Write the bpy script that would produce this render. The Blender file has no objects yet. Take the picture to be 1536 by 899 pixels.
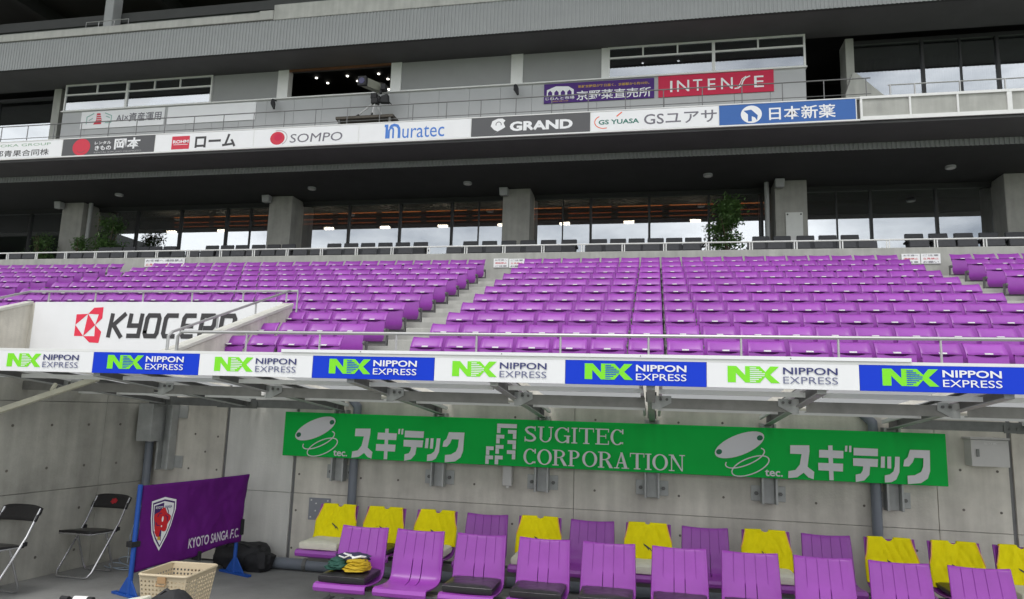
import bpy, math, random
from mathutils import Vector, Matrix, noise

random.seed(7)
sc = bpy.context.scene
COL = sc.collection
R = math.radians

# ------------------------------------------------------------------ camera
YAW, PIT, ROL = R(11.5), R(8.8), R(-1.78)
fw = Vector((-math.sin(YAW) * math.cos(PIT), math.cos(YAW) * math.cos(PIT), math.sin(PIT)))
rt0 = Vector((math.cos(YAW), math.sin(YAW), 0))
dn0 = fw.cross(rt0)
rt = rt0 * math.cos(ROL) + dn0 * math.sin(ROL)
dn = dn0 * math.cos(ROL) - rt0 * math.sin(ROL)
cam_d = bpy.data.cameras.new('camera')
cam_d.lens = 1067 / 1536 * 36
cam_d.sensor_width = 36
cam_d.clip_end = 2000
cam = bpy.data.objects.new('camera', cam_d)
COL.objects.link(cam)
cam.matrix_world = Matrix(((rt.x, -dn.x, -fw.x, 0), (rt.y, -dn.y, -fw.y, 0), (rt.z, -dn.z, -fw.z, 1.8), (0, 0, 0, 1)))
sc.camera = cam

# ------------------------------------------------------------------ sky and sun
SUN_EL, SUN_AZ = R(58), R(200)          # azimuth clockwise from +Y
w = bpy.data.worlds.new('World')
sc.world = w
w.use_nodes = True
nt = w.node_tree
nt.nodes.clear()
N = nt.nodes.new
out = N('ShaderNodeOutputWorld'); bg = N('ShaderNodeBackground'); sky = N('ShaderNodeTexSky')
sky.sky_type = 'NISHITA'; sky.sun_disc = False
sky.sun_elevation = SUN_EL; sky.sun_rotation = SUN_AZ
tc = N('ShaderNodeTexCoord'); mp = N('ShaderNodeMapping'); mp.inputs['Scale'].default_value = (1, 1, 2.6)
nz = N('ShaderNodeTexNoise'); nz.inputs['Scale'].default_value = 2.4; nz.inputs['Detail'].default_value = 7; nz.inputs['Roughness'].default_value = .55
cr = N('ShaderNodeValToRGB')
cr.color_ramp.elements[0].position = .38; cr.color_ramp.elements[0].color = (.30, .32, .35, 1)
cr.color_ramp.elements[1].position = .62; cr.color_ramp.elements[1].color = (1, 1, 1, 1)
mul = N('ShaderNodeVectorMath'); mul.operation = 'SCALE'; mul.inputs['Scale'].default_value = 17
mx = N('ShaderNodeMix'); mx.data_type = 'RGBA'; mx.inputs['Factor'].default_value = .86
L = nt.links.new
L(tc.outputs['Generated'], mp.inputs['Vector']); L(mp.outputs['Vector'], nz.inputs['Vector'])
L(nz.outputs['Fac'], cr.inputs['Fac']); L(cr.outputs['Color'], mul.inputs[0])
L(sky.outputs['Color'], mx.inputs['A']); L(mul.outputs['Vector'], mx.inputs['B'])
L(mx.outputs['Result'], bg.inputs['Color']); bg.inputs['Strength'].default_value = .1
L(bg.outputs['Background'], out.inputs['Surface'])
sd = bpy.data.lights.new('sun', 'SUN'); sd.energy = 1.1; sd.angle = R(25); sd.color = (1, .97, .93)
sun = bpy.data.objects.new('sun', sd); COL.objects.link(sun)
sdir = Vector((math.sin(SUN_AZ) * math.cos(SUN_EL), math.cos(SUN_AZ) * math.cos(SUN_EL), math.sin(SUN_EL)))
sun.rotation_euler = (-sdir).to_track_quat('-Z', 'Y').to_euler()
sun.location = sdir * 60
vs = sc.view_settings
vs.view_transform = 'Standard'; vs.look = 'None'; vs.gamma = 1; vs.use_curve_mapping = False
vs.exposure = 0.35
sc.cycles.max_bounces = 8
sc.cycles.transparent_max_bounces = 12
sc.cycles.use_denoising = True

# ------------------------------------------------------------------ materials
MATS = {}
def mat(name, col, rough=.6, var=.12, scale=6, metal=0, spec=.5, bump=0, streak=0, coat=0, bscale=None, fade=0):
    if name in MATS: return MATS[name]
    m = bpy.data.materials.new(name); m.use_nodes = True
    t = m.node_tree; b = t.nodes['Principled BSDF']
    b.inputs['Roughness'].default_value = rough; b.inputs['Metallic'].default_value = metal
    b.inputs['Specular IOR Level'].default_value = spec
    if coat: b.inputs['Coat Weight'].default_value = coat
    c = (*col, 1)
    b.inputs['Base Color'].default_value = c
    if var:
        co = t.nodes.new('ShaderNodeTexCoord')
        n = t.nodes.new('ShaderNodeTexNoise'); n.inputs['Scale'].default_value = scale; n.inputs['Detail'].default_value = 8
        n.inputs['Roughness'].default_value = .62
        t.links.new(co.outputs['Object'], n.inputs['Vector'])
        r = t.nodes.new('ShaderNodeMapRange'); r.inputs['From Min'].default_value = .25; r.inputs['From Max'].default_value = .75
        r.inputs['To Min'].default_value = 1 - var; r.inputs['To Max'].default_value = 1 + var
        t.links.new(n.outputs['Fac'], r.inputs['Value'])
        last = r.outputs['Result']
        if streak:
            mp_ = t.nodes.new('ShaderNodeMapping'); mp_.inputs['Scale'].default_value = (3.5, 3.5, .35)
            n2 = t.nodes.new('ShaderNodeTexNoise'); n2.inputs['Scale'].default_value = 2; n2.inputs['Detail'].default_value = 6
            t.links.new(co.outputs['Object'], mp_.inputs['Vector']); t.links.new(mp_.outputs['Vector'], n2.inputs['Vector'])
            r2 = t.nodes.new('ShaderNodeMapRange'); r2.inputs['From Min'].default_value = .3; r2.inputs['From Max'].default_value = .7
            r2.inputs['To Min'].default_value = 1 - streak; r2.inputs['To Max'].default_value = 1 + streak * .6
            t.links.new(n2.outputs['Fac'], r2.inputs['Value'])
            mm = t.nodes.new('ShaderNodeMath'); mm.operation = 'MULTIPLY'
            t.links.new(last, mm.inputs[0]); t.links.new(r2.outputs['Result'], mm.inputs[1]); last = mm.outputs[0]
        if fade:
            oi = t.nodes.new('ShaderNodeObjectInfo'); rf = t.nodes.new('ShaderNodeMapRange')
            rf.inputs['To Min'].default_value = 1 - fade; rf.inputs['To Max'].default_value = 1 + fade
            t.links.new(oi.outputs['Random'], rf.inputs['Value'])
            m2 = t.nodes.new('ShaderNodeMath'); m2.operation = 'MULTIPLY'
            t.links.new(last, m2.inputs[0]); t.links.new(rf.outputs['Result'], m2.inputs[1]); last = m2.outputs[0]
        vm = t.nodes.new('ShaderNodeVectorMath'); vm.operation = 'SCALE'; vm.inputs[0].default_value = col
        t.links.new(last, vm.inputs['Scale']); t.links.new(vm.outputs['Vector'], b.inputs['Base Color'])
        if bump:
            n3 = n
            if bscale:
                n3 = t.nodes.new('ShaderNodeTexNoise'); n3.inputs['Scale'].default_value = bscale; n3.inputs['Detail'].default_value = 6
                t.links.new(co.outputs['Object'], n3.inputs['Vector'])
            bu = t.nodes.new('ShaderNodeBump'); bu.inputs['Strength'].default_value = bump; bu.inputs['Distance'].default_value = .01
            t.links.new(n3.outputs['Fac'], bu.inputs['Height']); t.links.new(bu.outputs['Normal'], b.inputs['Normal'])
    MATS[name] = m
    return m

def emit(name, col, strength):
    if name in MATS: return MATS[name]
    m = bpy.data.materials.new(name); m.use_nodes = True
    b = m.node_tree.nodes['Principled BSDF']
    b.inputs['Base Color'].default_value = (*col, 1)
    b.inputs['Emission Color'].default_value = (*col, 1); b.inputs['Emission Strength'].default_value = strength
    MATS[name] = m
    return m

def glass(name, tint, refl, rough=.0):
    m = bpy.data.materials.new(name); m.use_nodes = True
    t = m.node_tree; t.nodes.clear()
    o = t.nodes.new('ShaderNodeOutputMaterial'); g = t.nodes.new('ShaderNodeBsdfGlossy'); tr = t.nodes.new('ShaderNodeBsdfTransparent')
    g.inputs['Roughness'].default_value = rough; g.inputs['Color'].default_value = (.93, .97, 1, 1)
    tr.inputs['Color'].default_value = (*tint, 1)
    lw = t.nodes.new('ShaderNodeLayerWeight'); lw.inputs['Blend'].default_value = .3
    mr = t.nodes.new('ShaderNodeMapRange'); mr.inputs['To Min'].default_value = refl; mr.inputs['To Max'].default_value = 1
    ms = t.nodes.new('ShaderNodeMixShader')
    t.links.new(lw.outputs['Fresnel'], mr.inputs['Value']); t.links.new(mr.outputs['Result'], ms.inputs['Fac'])
    t.links.new(tr.outputs[0], ms.inputs[1]); t.links.new(g.outputs[0], ms.inputs[2]); t.links.new(ms.outputs[0], o.inputs['Surface'])
    # faint dirt on the pane
    n = t.nodes.new('ShaderNodeTexNoise'); n.inputs['Scale'].default_value = .7; n.inputs['Detail'].default_value = 5
    MATS[name] = m
    return m

def translucent(name, col):
    m = bpy.data.materials.new(name); m.use_nodes = True
    t = m.node_tree; t.nodes.clear()
    o = t.nodes.new('ShaderNodeOutputMaterial'); d = t.nodes.new('ShaderNodeBsdfDiffuse'); tr = t.nodes.new('ShaderNodeBsdfTranslucent')
    d.inputs['Color'].default_value = (*col, 1); tr.inputs['Color'].default_value = (*col, 1)
    n = t.nodes.new('ShaderNodeTexNoise'); n.inputs['Scale'].default_value = 5
    ms = t.nodes.new('ShaderNodeMixShader'); ms.inputs['Fac'].default_value = .6
    t.links.new(d.outputs[0], ms.inputs[1]); t.links.new(tr.outputs[0], ms.inputs[2]); t.links.new(ms.outputs[0], o.inputs['Surface'])
    MATS[name] = m
    return m

CONC = mat('concrete', (.40, .39, .365), .85, .16, 2.2, spec=.25, bump=.25, streak=.10, bscale=40)
CONC_L = mat('concrete_light', (.42, .42, .39), .85, .12, 2.5, spec=.25, bump=.2, streak=.12, bscale=40)
CONC_W = mat('concrete_wall', (.64, .61, .54), .8, .26, 1.5, spec=.25, bump=.3, streak=.16, bscale=45)
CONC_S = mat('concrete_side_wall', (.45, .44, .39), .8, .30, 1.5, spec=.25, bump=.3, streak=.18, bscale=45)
CONC_P = mat('concrete_pale_panel', (.70, .69, .65), .8, .14, 1.4, spec=.25, bump=.25, streak=.12, bscale=45)
COPING = mat('pale_coping', (.62, .61, .55), .8, .12, 4, spec=.3, bump=.1)
GREYMET = mat('grey_corrugated_metal', (.29, .30, .30), .55, .05, 3, spec=.4)
PANEL = mat('grey_wall_panel', (.44, .445, .45), .5, .05, 1.5, spec=.4)
SHUT = mat('shutter_grey', (.34, .34, .345), .5, .05, 2)
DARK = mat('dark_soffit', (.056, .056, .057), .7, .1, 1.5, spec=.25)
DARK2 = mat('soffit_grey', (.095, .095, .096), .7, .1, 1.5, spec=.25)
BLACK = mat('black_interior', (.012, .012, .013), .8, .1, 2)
WOOD = mat('brown_interior', (.22, .09, .045), .6, .3, 3)
WHITEF = mat('white_frame', (.78, .78, .76), .45, .05, 5)
WHITE = mat('white_board', (.84, .84, .85), .4, .03, 3)
DKGREY = mat('dark_grey_board', (.085, .085, .09), .5, .04, 3)
SKYBLUE = mat('mid_blue_board', (.06, .15, .42), .4, .03, 3, spec=.15)
BLUE = mat('royal_blue_board', (.010, .050, .62), .35, .02, 3, spec=.15)
GREEN = mat('green_board', (.0, .45, .06), .4, .05, 3, spec=.15)
LIME = mat('lime_green', (.22, .78, .015), .45, .02)
RED = mat('red_print', (.62, .02, .05), .45, .03)
CORAL = mat('crimson_board', (.60, .035, .085), .5, .04, spec=.15)
BLKP = mat('black_print', (.045, .042, .045), .5, .02)
GREYP = mat('grey_print', (.16, .15, .18), .5, .02)
NAVY = mat('navy_print', (.035, .04, .16), .5, .02)
NAVYL = mat('pale_navy_print', (.13, .14, .26), .5, .02)
MURA = mat('blue_print', (.055, .20, .62), .5, .02)
TEAL = mat('teal_print', (.02, .17, .13), .5, .02)
ORANGE = mat('orange_print', (.8, .12, .03), .5, .02)
GOLD = mat('gold_print', (.62, .38, .05), .5, .02)
LGREEN = mat('sage_print', (.25, .42, .27), .5, .02)
PLUM = mat('plum_board', (.085, .035, .20), .5, .04, spec=.15)
PURPLE = mat('purple_seat_plastic', (.285, .050, .37), .36, .09, 9, spec=.5, fade=.09)
PURPLE_D = mat('purple_shell_plastic', (.30, .054, .385), .33, .08, 8, spec=.5, fade=.05)
FRAMEG = mat('seat_frame_grey', (.12, .12, .12), .55, .1)
TAGW = mat('white_tag', (.72, .71, .72), .4, .12, 40)
GALV = mat('galvanised_steel', (.17, .175, .17), .42, .25, 9, metal=.45, spec=.5)
GALV_D = mat('weathered_steel', (.15, .15, .145), .5, .25, 8, metal=.35, spec=.5)
RAILM = mat('steel_rail', (.48, .48, .47), .4, .06, 9, metal=.55)
PIPE = mat('grey_pipe', (.17, .19, .22), .45, .08, 6)
BRK = mat('bracket_steel', (.42, .43, .42), .5, .16, 8, metal=.25)
SEAL = mat('grey_sealant', (.19, .19, .19), .7, .1)
CHAR = mat('charcoal_cushion', (.075, .075, .082), .7, .12, 12)
YEL = mat('yellow_mesh_fabric', (.84, .74, .008), .8, .07, 14, spec=.1, bump=.15, bscale=160)
PEACH = mat('orange_piping', (.86, .48, .14), .8, .04, spec=.2)
CREAM = mat('cream_towel', (.70, .68, .56), .85, .08, 12, spec=.15, bump=.3, bscale=60)
BLKV = mat('black_vinyl', (.018, .017, .018), .32, .15, 9, spec=.5, bump=.25, bscale=25)
BLKF = mat('black_fabric', (.018, .018, .02), .75, .2, 10, bump=.3, bscale=20)
VIOLET = mat('violet_banner_cloth', (.125, .009, .18), .6, .16, 5, spec=.2)
BLUEP = mat('blue_painted_steel', (.015, .09, .42), .35, .06)
BEIGE = mat('beige_plastic', (.62, .52, .36), .5, .05)
TAN = mat('tan_handle', (.42, .26, .13), .6, .05)
FLOORM = mat('grey_floor', (.28, .28, .27), .85, .16, 3, spec=.25, bump=.3, bscale=60)
GRASS = mat('pitch_grass', (.05, .11, .02), .9, .2, 4)
LEAF = mat('plant_leaves', (.085, .165, .045), .5, .4, 3)
BARK = mat('plant_stem', (.10, .07, .045), .8, .2)
CREAMP = mat('cream_painted_steel', (.62, .60, .48), .5, .08)
BOXG = mat('grey_cabinet', (.56, .55, .53), .5, .05)
GLASS_L = glass('lounge_glass', (.55, .55, .55), .44)
GLASS_B = glass('booth_glass', (.40, .42, .45), .34)
POLY = translucent('polycarbonate_sheet', (.50, .51, .51))
CROWN_R = mat('crest_red', (.62, .012, .02), .55, .1)
CROWN_P = mat('crest_purple', (.05, .01, .12), .55, .1)
OLIVE = mat('camera_grey', (.17, .17, .15), .5, .08)
DKGREEN = mat('dark_green_fabric', (.012, .07, .05), .75, .2, 12)
AMBER = mat('amber_fabric', (.46, .31, .008), .75, .12, 12)
WIRE = mat('pale_wire', (.35, .42, .5), .5, .1)

# ------------------------------------------------------------------ mesh helpers
class MB:
    def __init__(s):
        s.v = []; s.f = []; s.m = []; s.lift = 0
    def add(s, vs, fs, mi=0):
        o = len(s.v); s.v += [tuple(p) for p in vs]
        for f in fs: s.f.append([o + i for i in f]); s.m.append(mi)
    def box(s, x0, x1, y0, y1, z0, z1, mi=0):
        s.hexa([(x0, y0, z0), (x1, y0, z0), (x1, y1, z0), (x0, y1, z0), (x0, y0, z1), (x1, y0, z1), (x1, y1, z1), (x0, y1, z1)], mi)
    def hexa(s, p, mi=0):
        s.add(p, [(3, 2, 1, 0), (4, 5, 6, 7), (0, 1, 5, 4), (1, 2, 6, 5), (2, 3, 7, 6), (3, 0, 4, 7)], mi)
    def bar(s, a, b, wd, ht, mi=0, up=(0, 0, 1)):
        a = Vector(a); b = Vector(b); d = (b - a).normalized(); u = Vector(up)
        if abs(d.dot(u)) > .98: u = Vector((0, 1, 0))
        si = d.cross(u).normalized(); u = si.cross(d).normalized()
        q = []
        for c in (a, b):
            for i, j in ((-1, -1), (1, -1), (1, 1), (-1, 1)): q.append(c + si * (i * wd / 2) + u * (j * ht / 2))
        s.hexa(q, mi)
    def prism(s, poly, c0, c1, fn, mi=0):
        n = len(poly)
        vs = [fn(a, b, c0) for a, b in poly] + [fn(a, b, c1) for a, b in poly]
        fs = [tuple(range(n))[::-1], tuple(range(n, 2 * n))] + [(i, (i + 1) % n, n + (i + 1) % n, n + i) for i in range(n)]
        s.add(vs, fs, mi)
    def tube(s, pts, r, n=8, mi=0, cap=True, closed=False):
        pts = [Vector(p) for p in pts]; k = len(pts); rings = []
        prev = None
        for i, p in enumerate(pts):
            if closed: d = pts[(i + 1) % k] - pts[i - 1]
            else: d = (pts[min(i + 1, k - 1)] - pts[max(i - 1, 0)])
            d.normalize()
            if prev is None:
                u = Vector((0, 0, 1)) if abs(d.z) < .9 else Vector((0, 1, 0))
            else: u = prev
            si = d.cross(u).normalized(); u = si.cross(d).normalized(); prev = u
            rr = r[i] if isinstance(r, (list, tuple)) else r
            rings.append([p + si * (rr * math.cos(2 * math.pi * j / n)) + u * (rr * math.sin(2 * math.pi * j / n)) for j in range(n)])
        vs = [q for ring in rings for q in ring]; fs = []
        for i in range(k if closed else k - 1):
            a = i * n; b = ((i + 1) % k) * n
            for j in range(n): fs.append((a + j, a + (j + 1) % n, b + (j + 1) % n, b + j))
        if cap and not closed:
            fs.append(tuple(range(n))[::-1]); fs.append(tuple(range((k - 1) * n, k * n)))
        s.add(vs, fs, mi)
    def grid(s, fn, nu, nv, mi=0, skip=None):
        vs = [fn(i / nu, j / nv) for j in range(nv + 1) for i in range(nu + 1)]
        fs = []
        for j in range(nv):
            for i in range(nu):
                if skip and skip(i, j): continue
                a = j * (nu + 1) + i
                fs.append((a, a + 1, a + nu + 2, a + nu + 1))
        s.add(vs, fs, mi)
    def disc(s, c, r, axis, n=10, mi=0, h=.01):
        c = Vector(c); a = Vector(axis).normalized()
        s.tube([c, c + a * h], r, n, mi)
    # flat lettering and marks: every piece sits a hair further out than the one before
    def up(s):
        s.lift += .0004
        return s.lift
    def poly(s, pts, y, mi=0):
        y = y - s.up()
        s.add([(x, y, z) for x, z in pts], [tuple(range(len(pts)))], mi)
    def rect(s, x0, x1, z0, z1, y, mi=0):
        s.poly([(x0, z0), (x1, z0), (x1, z1), (x0, z1)], y, mi)
    def stroke(s, pts, wd, y, mi=0, closed=False):
        y = y - s.up()
        p = [Vector((a, b)) for a, b in pts]; k = len(p); A = []; B = []
        for i in range(k):
            if closed or 0 < i < k - 1:
                d1 = (p[i] - p[i - 1]).normalized(); d2 = (p[(i + 1) % k] - p[i]).normalized()
                n1 = Vector((-d1.y, d1.x)); n2 = Vector((-d2.y, d2.x)); m_ = (n1 + n2)
                if m_.length < .2: m_ = n1.copy()
                m_.normalize(); q = m_ * (wd / 2 / max(.45, m_.dot(n1)))
            else:
                d1 = ((p[1] - p[0]) if i == 0 else (p[-1] - p[-2])).normalized(); q = Vector((-d1.y, d1.x)) * (wd / 2)
            A.append(p[i] + q); B.append(p[i] - q)
        vs = [(a.x, y, a.y) for a in A] + [(b.x, y, b.y) for b in B]
        fs = [(i, (i + 1) % k, k + (i + 1) % k, k + i) for i in range(k if closed else k - 1)]
        s.add(vs, fs, mi)
    def ell(s, cx, cz, rx, rz, y, mi=0, n=28, rot=0):
        c, sn = math.cos(rot), math.sin(rot)
        s.poly([(cx + rx * math.cos(t) * c - rz * math.sin(t) * sn, cz + rx * math.cos(t) * sn + rz * math.sin(t) * c)
                for t in [2 * math.pi * i / n for i in range(n)]], y, mi)
    def ring(s, cx, cz, rx, rz, wd, y, mi=0, n=28, rot=0, a0=0, a1=360):
        c, sn = math.cos(rot), math.sin(rot)
        full = (a1 - a0) >= 360; k = n if full else n + 1
        pts = []
        for i in range(k):
            t = R(a0 + (a1 - a0) * i / n)
            pts.append((cx + rx * math.cos(t) * c - rz * math.sin(t) * sn, cz + rx * math.cos(t) * sn + rz * math.sin(t) * c))
        s.stroke(pts, wd, y, mi, closed=full)
    def crescent(s, cx, cz, rx, rz, thick, thin, y, mi=0, a0=0, a1=360, n=30):
        """ring whose sides are thick and whose top and bottom are thin, as in serif capitals"""
        y = y - s.up(); A = []; B = []
        for i in range(n + 1):
            t = R(a0 + (a1 - a0) * i / n)
            A.append((cx + rx * math.cos(t), y, cz + rz * math.sin(t)))
            B.append((cx + (rx - thick) * math.cos(t), y, cz + (rz - thin) * math.sin(t)))
        k = n + 1
        s.add(A + B, [(i, i + 1, k + i + 1, k + i) for i in range(n)], mi)
    def text(s, body, x0, x1, z0, z1, y, mi=0, bold=0., shear=0., keep=False):
        y = y - s.up()
        vs, fs = text_geo(body, bold, shear)
        ax = min(p[0] for p in vs); bx = max(p[0] for p in vs); az = min(p[1] for p in vs); bz = max(p[1] for p in vs)
        kx = (x1 - x0) / (bx - ax); kz = (z1 - z0) / (bz - az)
        s.add([(x0 + (p[0] - ax) * kx, y, z0 + (p[1] - az) * kz) for p in vs], fs, mi)
    def build(s, name, mats, parent=None, origin=None, smooth=False, bevel=0, recalc=True, solid=0, solid_off=-1):
        o = Vector(origin) if origin is not None else Vector((0, 0, 0))
        me = bpy.data.meshes.new(name)
        me.from_pydata([(p[0] - o.x, p[1] - o.y, p[2] - o.z) for p in s.v], [], s.f)
        if not isinstance(mats, (list, tuple)): mats = [mats]
        for m in mats: me.materials.append(m)
        me.polygons.foreach_set('material_index', s.m)
        if smooth: me.polygons.foreach_set('use_smooth', [True] * len(s.f))
        me.update()
        if smooth: me.set_sharp_from_angle(angle=R(38))
        ob = bpy.data.objects.new(name, me); COL.objects.link(ob)
        if parent is not None: ob.parent = parent
        else: ob.location = o
        if bevel:
            b = ob.modifiers.new('bevel', 'BEVEL'); b.width = bevel; b.segments = 2; b.limit_method = 'ANGLE'; b.angle_limit = R(35)
        if solid:
            b = ob.modifiers.new('solid', 'SOLIDIFY'); b.thickness = solid; b.offset = solid_off
        return ob

TXT = {}
def text_geo(body, bold=0., shear=0.):
    k = (body, bold, shear)
    if k in TXT: return TXT[k]
    c = bpy.data.curves.new('lettering', 'FONT'); c.body = body; c.offset = bold; c.shear = shear; c.resolution_u = 3
    c.fill_mode = 'FRONT' if hasattr(c, 'fill_mode') else c.fill_mode
    o = bpy.data.objects.new('lettering', c); COL.objects.link(o)
    dg = bpy.context.evaluated_depsgraph_get()
    me = bpy.data.meshes.new_from_object(o.evaluated_get(dg))
    g = ([(v.co.x, v.co.y) for v in me.vertices], [tuple(p.vertices) for p in me.polygons])
    bpy.data.objects.remove(o); bpy.data.curves.remove(c); bpy.data.meshes.remove(me)
    TXT[k] = g
    return g

def tag(o, label=None, cat=None, group=None, kind=None):
    if label: o['label'] = label
    if cat: o['category'] = cat
    if group: o['group'] = group
    if kind: o['kind'] = kind
    return o
def thing(name, loc, label, cat, group=None, rz=0):
    o = bpy.data.objects.new(name, None); COL.objects.link(o); o.location = loc; o.rotation_euler = (0, 0, rz)
    o.empty_display_size = .1
    return tag(o, label, cat, group)
def dup(root, loc, label=None, group=None):
    r = root.copy(); COL.objects.link(r); r.location = loc
    if label: r['label'] = label
    if group: r['group'] = group
    for ch in list(root.children):
        c = ch.copy(); COL.objects.link(c); c.parent = r
        for g in ch.children:
            d = g.copy(); COL.objects.link(d); d.parent = c
    return r
ORD = ['first', 'second', 'third', 'fourth', 'fifth', 'sixth', 'seventh', 'eighth', 'ninth', 'tenth', 'eleventh', 'twelfth',
       'thirteenth', 'fourteenth', 'fifteenth', 'sixteenth', 'seventeenth', 'eighteenth', 'nineteenth', 'twentieth'] 
ORD += ['twenty-' + x for x in ORD[:9]]

# ------------------------------------------------------------------ ground
b = MB(); b.box(-140, 140, -1.5, 7.6, -.4, 0); b.box(-140, 140, 7.6, 60, -.4, -.02)
tag(b.build('floor', FLOORM), kind='structure')
b = MB(); b.box(-140, 140, -150, -1.5, -.4, -.01)
tag(b.build('pitch', GRASS), kind='structure')

# ------------------------------------------------------------------ main stand building
XL, XR = -34, 18
ST = thing('stadium_stand', (0, 21.8, 0), 'grey concrete main stand with corrugated fascias, booth windows and glazed lounge', 'stadium stand')
SO = (0, 21.8, 0)
def part(mb, name, mats, parent=ST, **k): return mb.build(name, mats, parent, SO, **k)

def corrugate(x0, x1, y, z0, z1, per=.15, dep=.03):
    mb = MB(); x = x0; row = []
    while x < x1:
        row += [(x, y), (x + per * .42, y), (x + per * .5, y + dep), (x + per * .92, y + dep)]; x += per
    vs = [(a, c, z0) for a, c in row] + [(a, c, z1) for a, c in row]; n = len(row)
    mb.add(vs, [(i, i + 1, n + i + 1, n + i) for i in range(n - 1)])
    return mb
# upper fascia, its concrete cap, the slab and soffit behind it
part(corrugate(XL, XR, 17.30, 11.77, 12.70, .10, .016), 'upper_fascia', GREYMET)
b = MB(); b.box(XL, XR, 17.335, 17.40, 11.765, 12.72); part(b, 'fascia_backing', DARK)
b = MB(); b.box(XL, -11.25, 17.26, 17.60, 12.72, 12.95); b.box(-11.25, -10.80, 17.26, 17.60, 12.72, 13.0); b.box(-10.80, XR, 17.28, 17.60, 12.70, 13.17)
part(b, 'concrete_cap', CONC_L, bevel=.012)
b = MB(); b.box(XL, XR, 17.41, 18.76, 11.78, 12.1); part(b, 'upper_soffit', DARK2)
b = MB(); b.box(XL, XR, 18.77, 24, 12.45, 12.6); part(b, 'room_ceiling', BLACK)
b = MB(); b.box(XL, XR, 19.5, 19.8, 12.61, 14.42); part(b, 'upper_wall', PANEL)
b = MB(); b.box(XL, XR, 19.42, 19.8, 14.43, 14.76); part(b, 'upper_band', DARK2)
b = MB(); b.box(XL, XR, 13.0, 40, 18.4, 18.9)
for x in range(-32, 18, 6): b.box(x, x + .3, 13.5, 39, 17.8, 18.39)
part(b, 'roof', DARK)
b = MB(); b.box(XL, XR, 26, 26.3, 14.4, 18.4); part(b, 'roof_back_wall', BLACK)
b = MB(); b.box(-18.17, -17.83, 19.0, 19.40, 12.61, 18.4); part(b, 'roof_column', PANEL, bevel=.03)

# booth level: slab, spandrel, bays
b = MB(); b.box(XL, XR, 17.32, 24, 8.86, 8.98); part(b, 'booth_floor', CONC)
b = MB()
x = -18.76
while x < 3.85:
    x2 = min(x + .905, 3.85); b.box(x + .004, x2 - .004, 18.5, 18.56, 9.0, 10.845); x = x2
b.box(-18.7, 3.8, 18.575, 18.7, 8.99, 10.84, 1)
part(b, 'spandrel_wall', [PANEL, DARK])
b = MB(); b.box(-18.80, 3.88, 18.44, 18.62, 10.835, 10.874); part(b, 'window_sill', WHITEF, bevel=.006)
def window(x0, x1, z0, z1, y, trans, mull, tops, fw_=.05):
    g = MB(); g.box(x0, x1, y + .025, y + .033, z0, z1); p = part(g, 'window', GLASS_B)
    f = MB()
    f.box(x0, x0 + fw_, y, y + .1, z0, z1); f.box(x1 - fw_, x1, y, y + .1, z0, z1)
    f.box(x0 + fw_, x1 - fw_, y + .001, y + .1, z1 - fw_, z1); f.box(x0 + fw_, x1 - fw_, y + .001, y + .1, z0, z0 + .025)
    f.box(x0 + fw_, x1 - fw_, y - .004, y + .1, trans - .022, trans + .022)
    for m_ in mull: f.box(m_ - .04, m_ + .04, y - .008, y + .1, z0 + .026, z1 - fw_)
    for m_ in tops: f.box(m_ - .022, m_ + .022, y + .003, y + .1, trans + .022, z1 - fw_)
    f.build('window_frame', WHITEF, p, SO)
window(-18.76, -13.44, 10.876, 11.775, 18.48, 11.42, [-16.45], [-17.57, -15.48, -14.57])
window(-1.27, 3.86, 10.876, 11.775, 18.48, 11.45, [1.54], [-.32, .6, 2.68])
def shutter(x0, x1):
    s_ = MB(); z = 10.876; k = 0
    while z < 11.77:
        s_.hexa([(x0, 18.56, z), (x1, 18.56, z), (x1, 18.62, z), (x0, 18.62, z), (x0, 18.535, z + .055), (x1, 18.535, z + .055), (x1, 18.62, z + .055), (x0, 18.62, z + .055)]); z += .06
    part(s_, 'roller_shutter', SHUT)
for a_, c_ in ((-13.44, -11.23), (-7.28, -4.0), (-3.66, -1.45)): shutter(a_, c_)
for a_, c_ in ((-11.23, -10.88), (-7.60, -7.28), (-4.0, -3.66), (-1.45, -1.27)):
    s_ = MB(); s_.box(a_, c_, 18.50, 18.75, 10.876, 11.777); part(s_, 'pilaster', WHITEF)
# open booth room
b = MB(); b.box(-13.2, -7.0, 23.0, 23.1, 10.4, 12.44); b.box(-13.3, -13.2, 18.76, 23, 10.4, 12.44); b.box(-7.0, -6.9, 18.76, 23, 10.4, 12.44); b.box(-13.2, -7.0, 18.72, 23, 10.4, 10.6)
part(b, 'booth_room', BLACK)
b = MB(); b.box(-10.88, -7.60, 18.50, 18.56, 11.72, 11.777); part(b, 'booth_lintel', mat('rusty_brown', (.16, .07, .03), .7, .2))
b = MB()
for x_, y_ in ((-10.97, 20.37), (-9.88, 20.38), (-10.76, 20.77), (-9.69, 20.76), (-8.79, 20.37), (-8.62, 20.76), (-9.03, 21.14), (-8.88, 21.5)): b.disc((x_, y_, 12.42), .038, (0, 0, 1), 10, 0, .02)
part(b, 'booth_downlight', emit('downlight', (1, .95, .85), 5))
b = MB()
b.box(-9.6, -9.3, 18.85, 19.0, 10.93, 11.02); b.box(-9.05, -8.72, 18.85, 18.95, 10.93, 11.05); b.box(-8.3, -8.0, 18.85, 18.95, 10.93, 11.12, 1)
part(b, 'booth_monitor', [emit('monitor_glow', (1, .75, .45), 1.2), mat('pale_screen', (.3, .3, .32), .4)])
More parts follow.
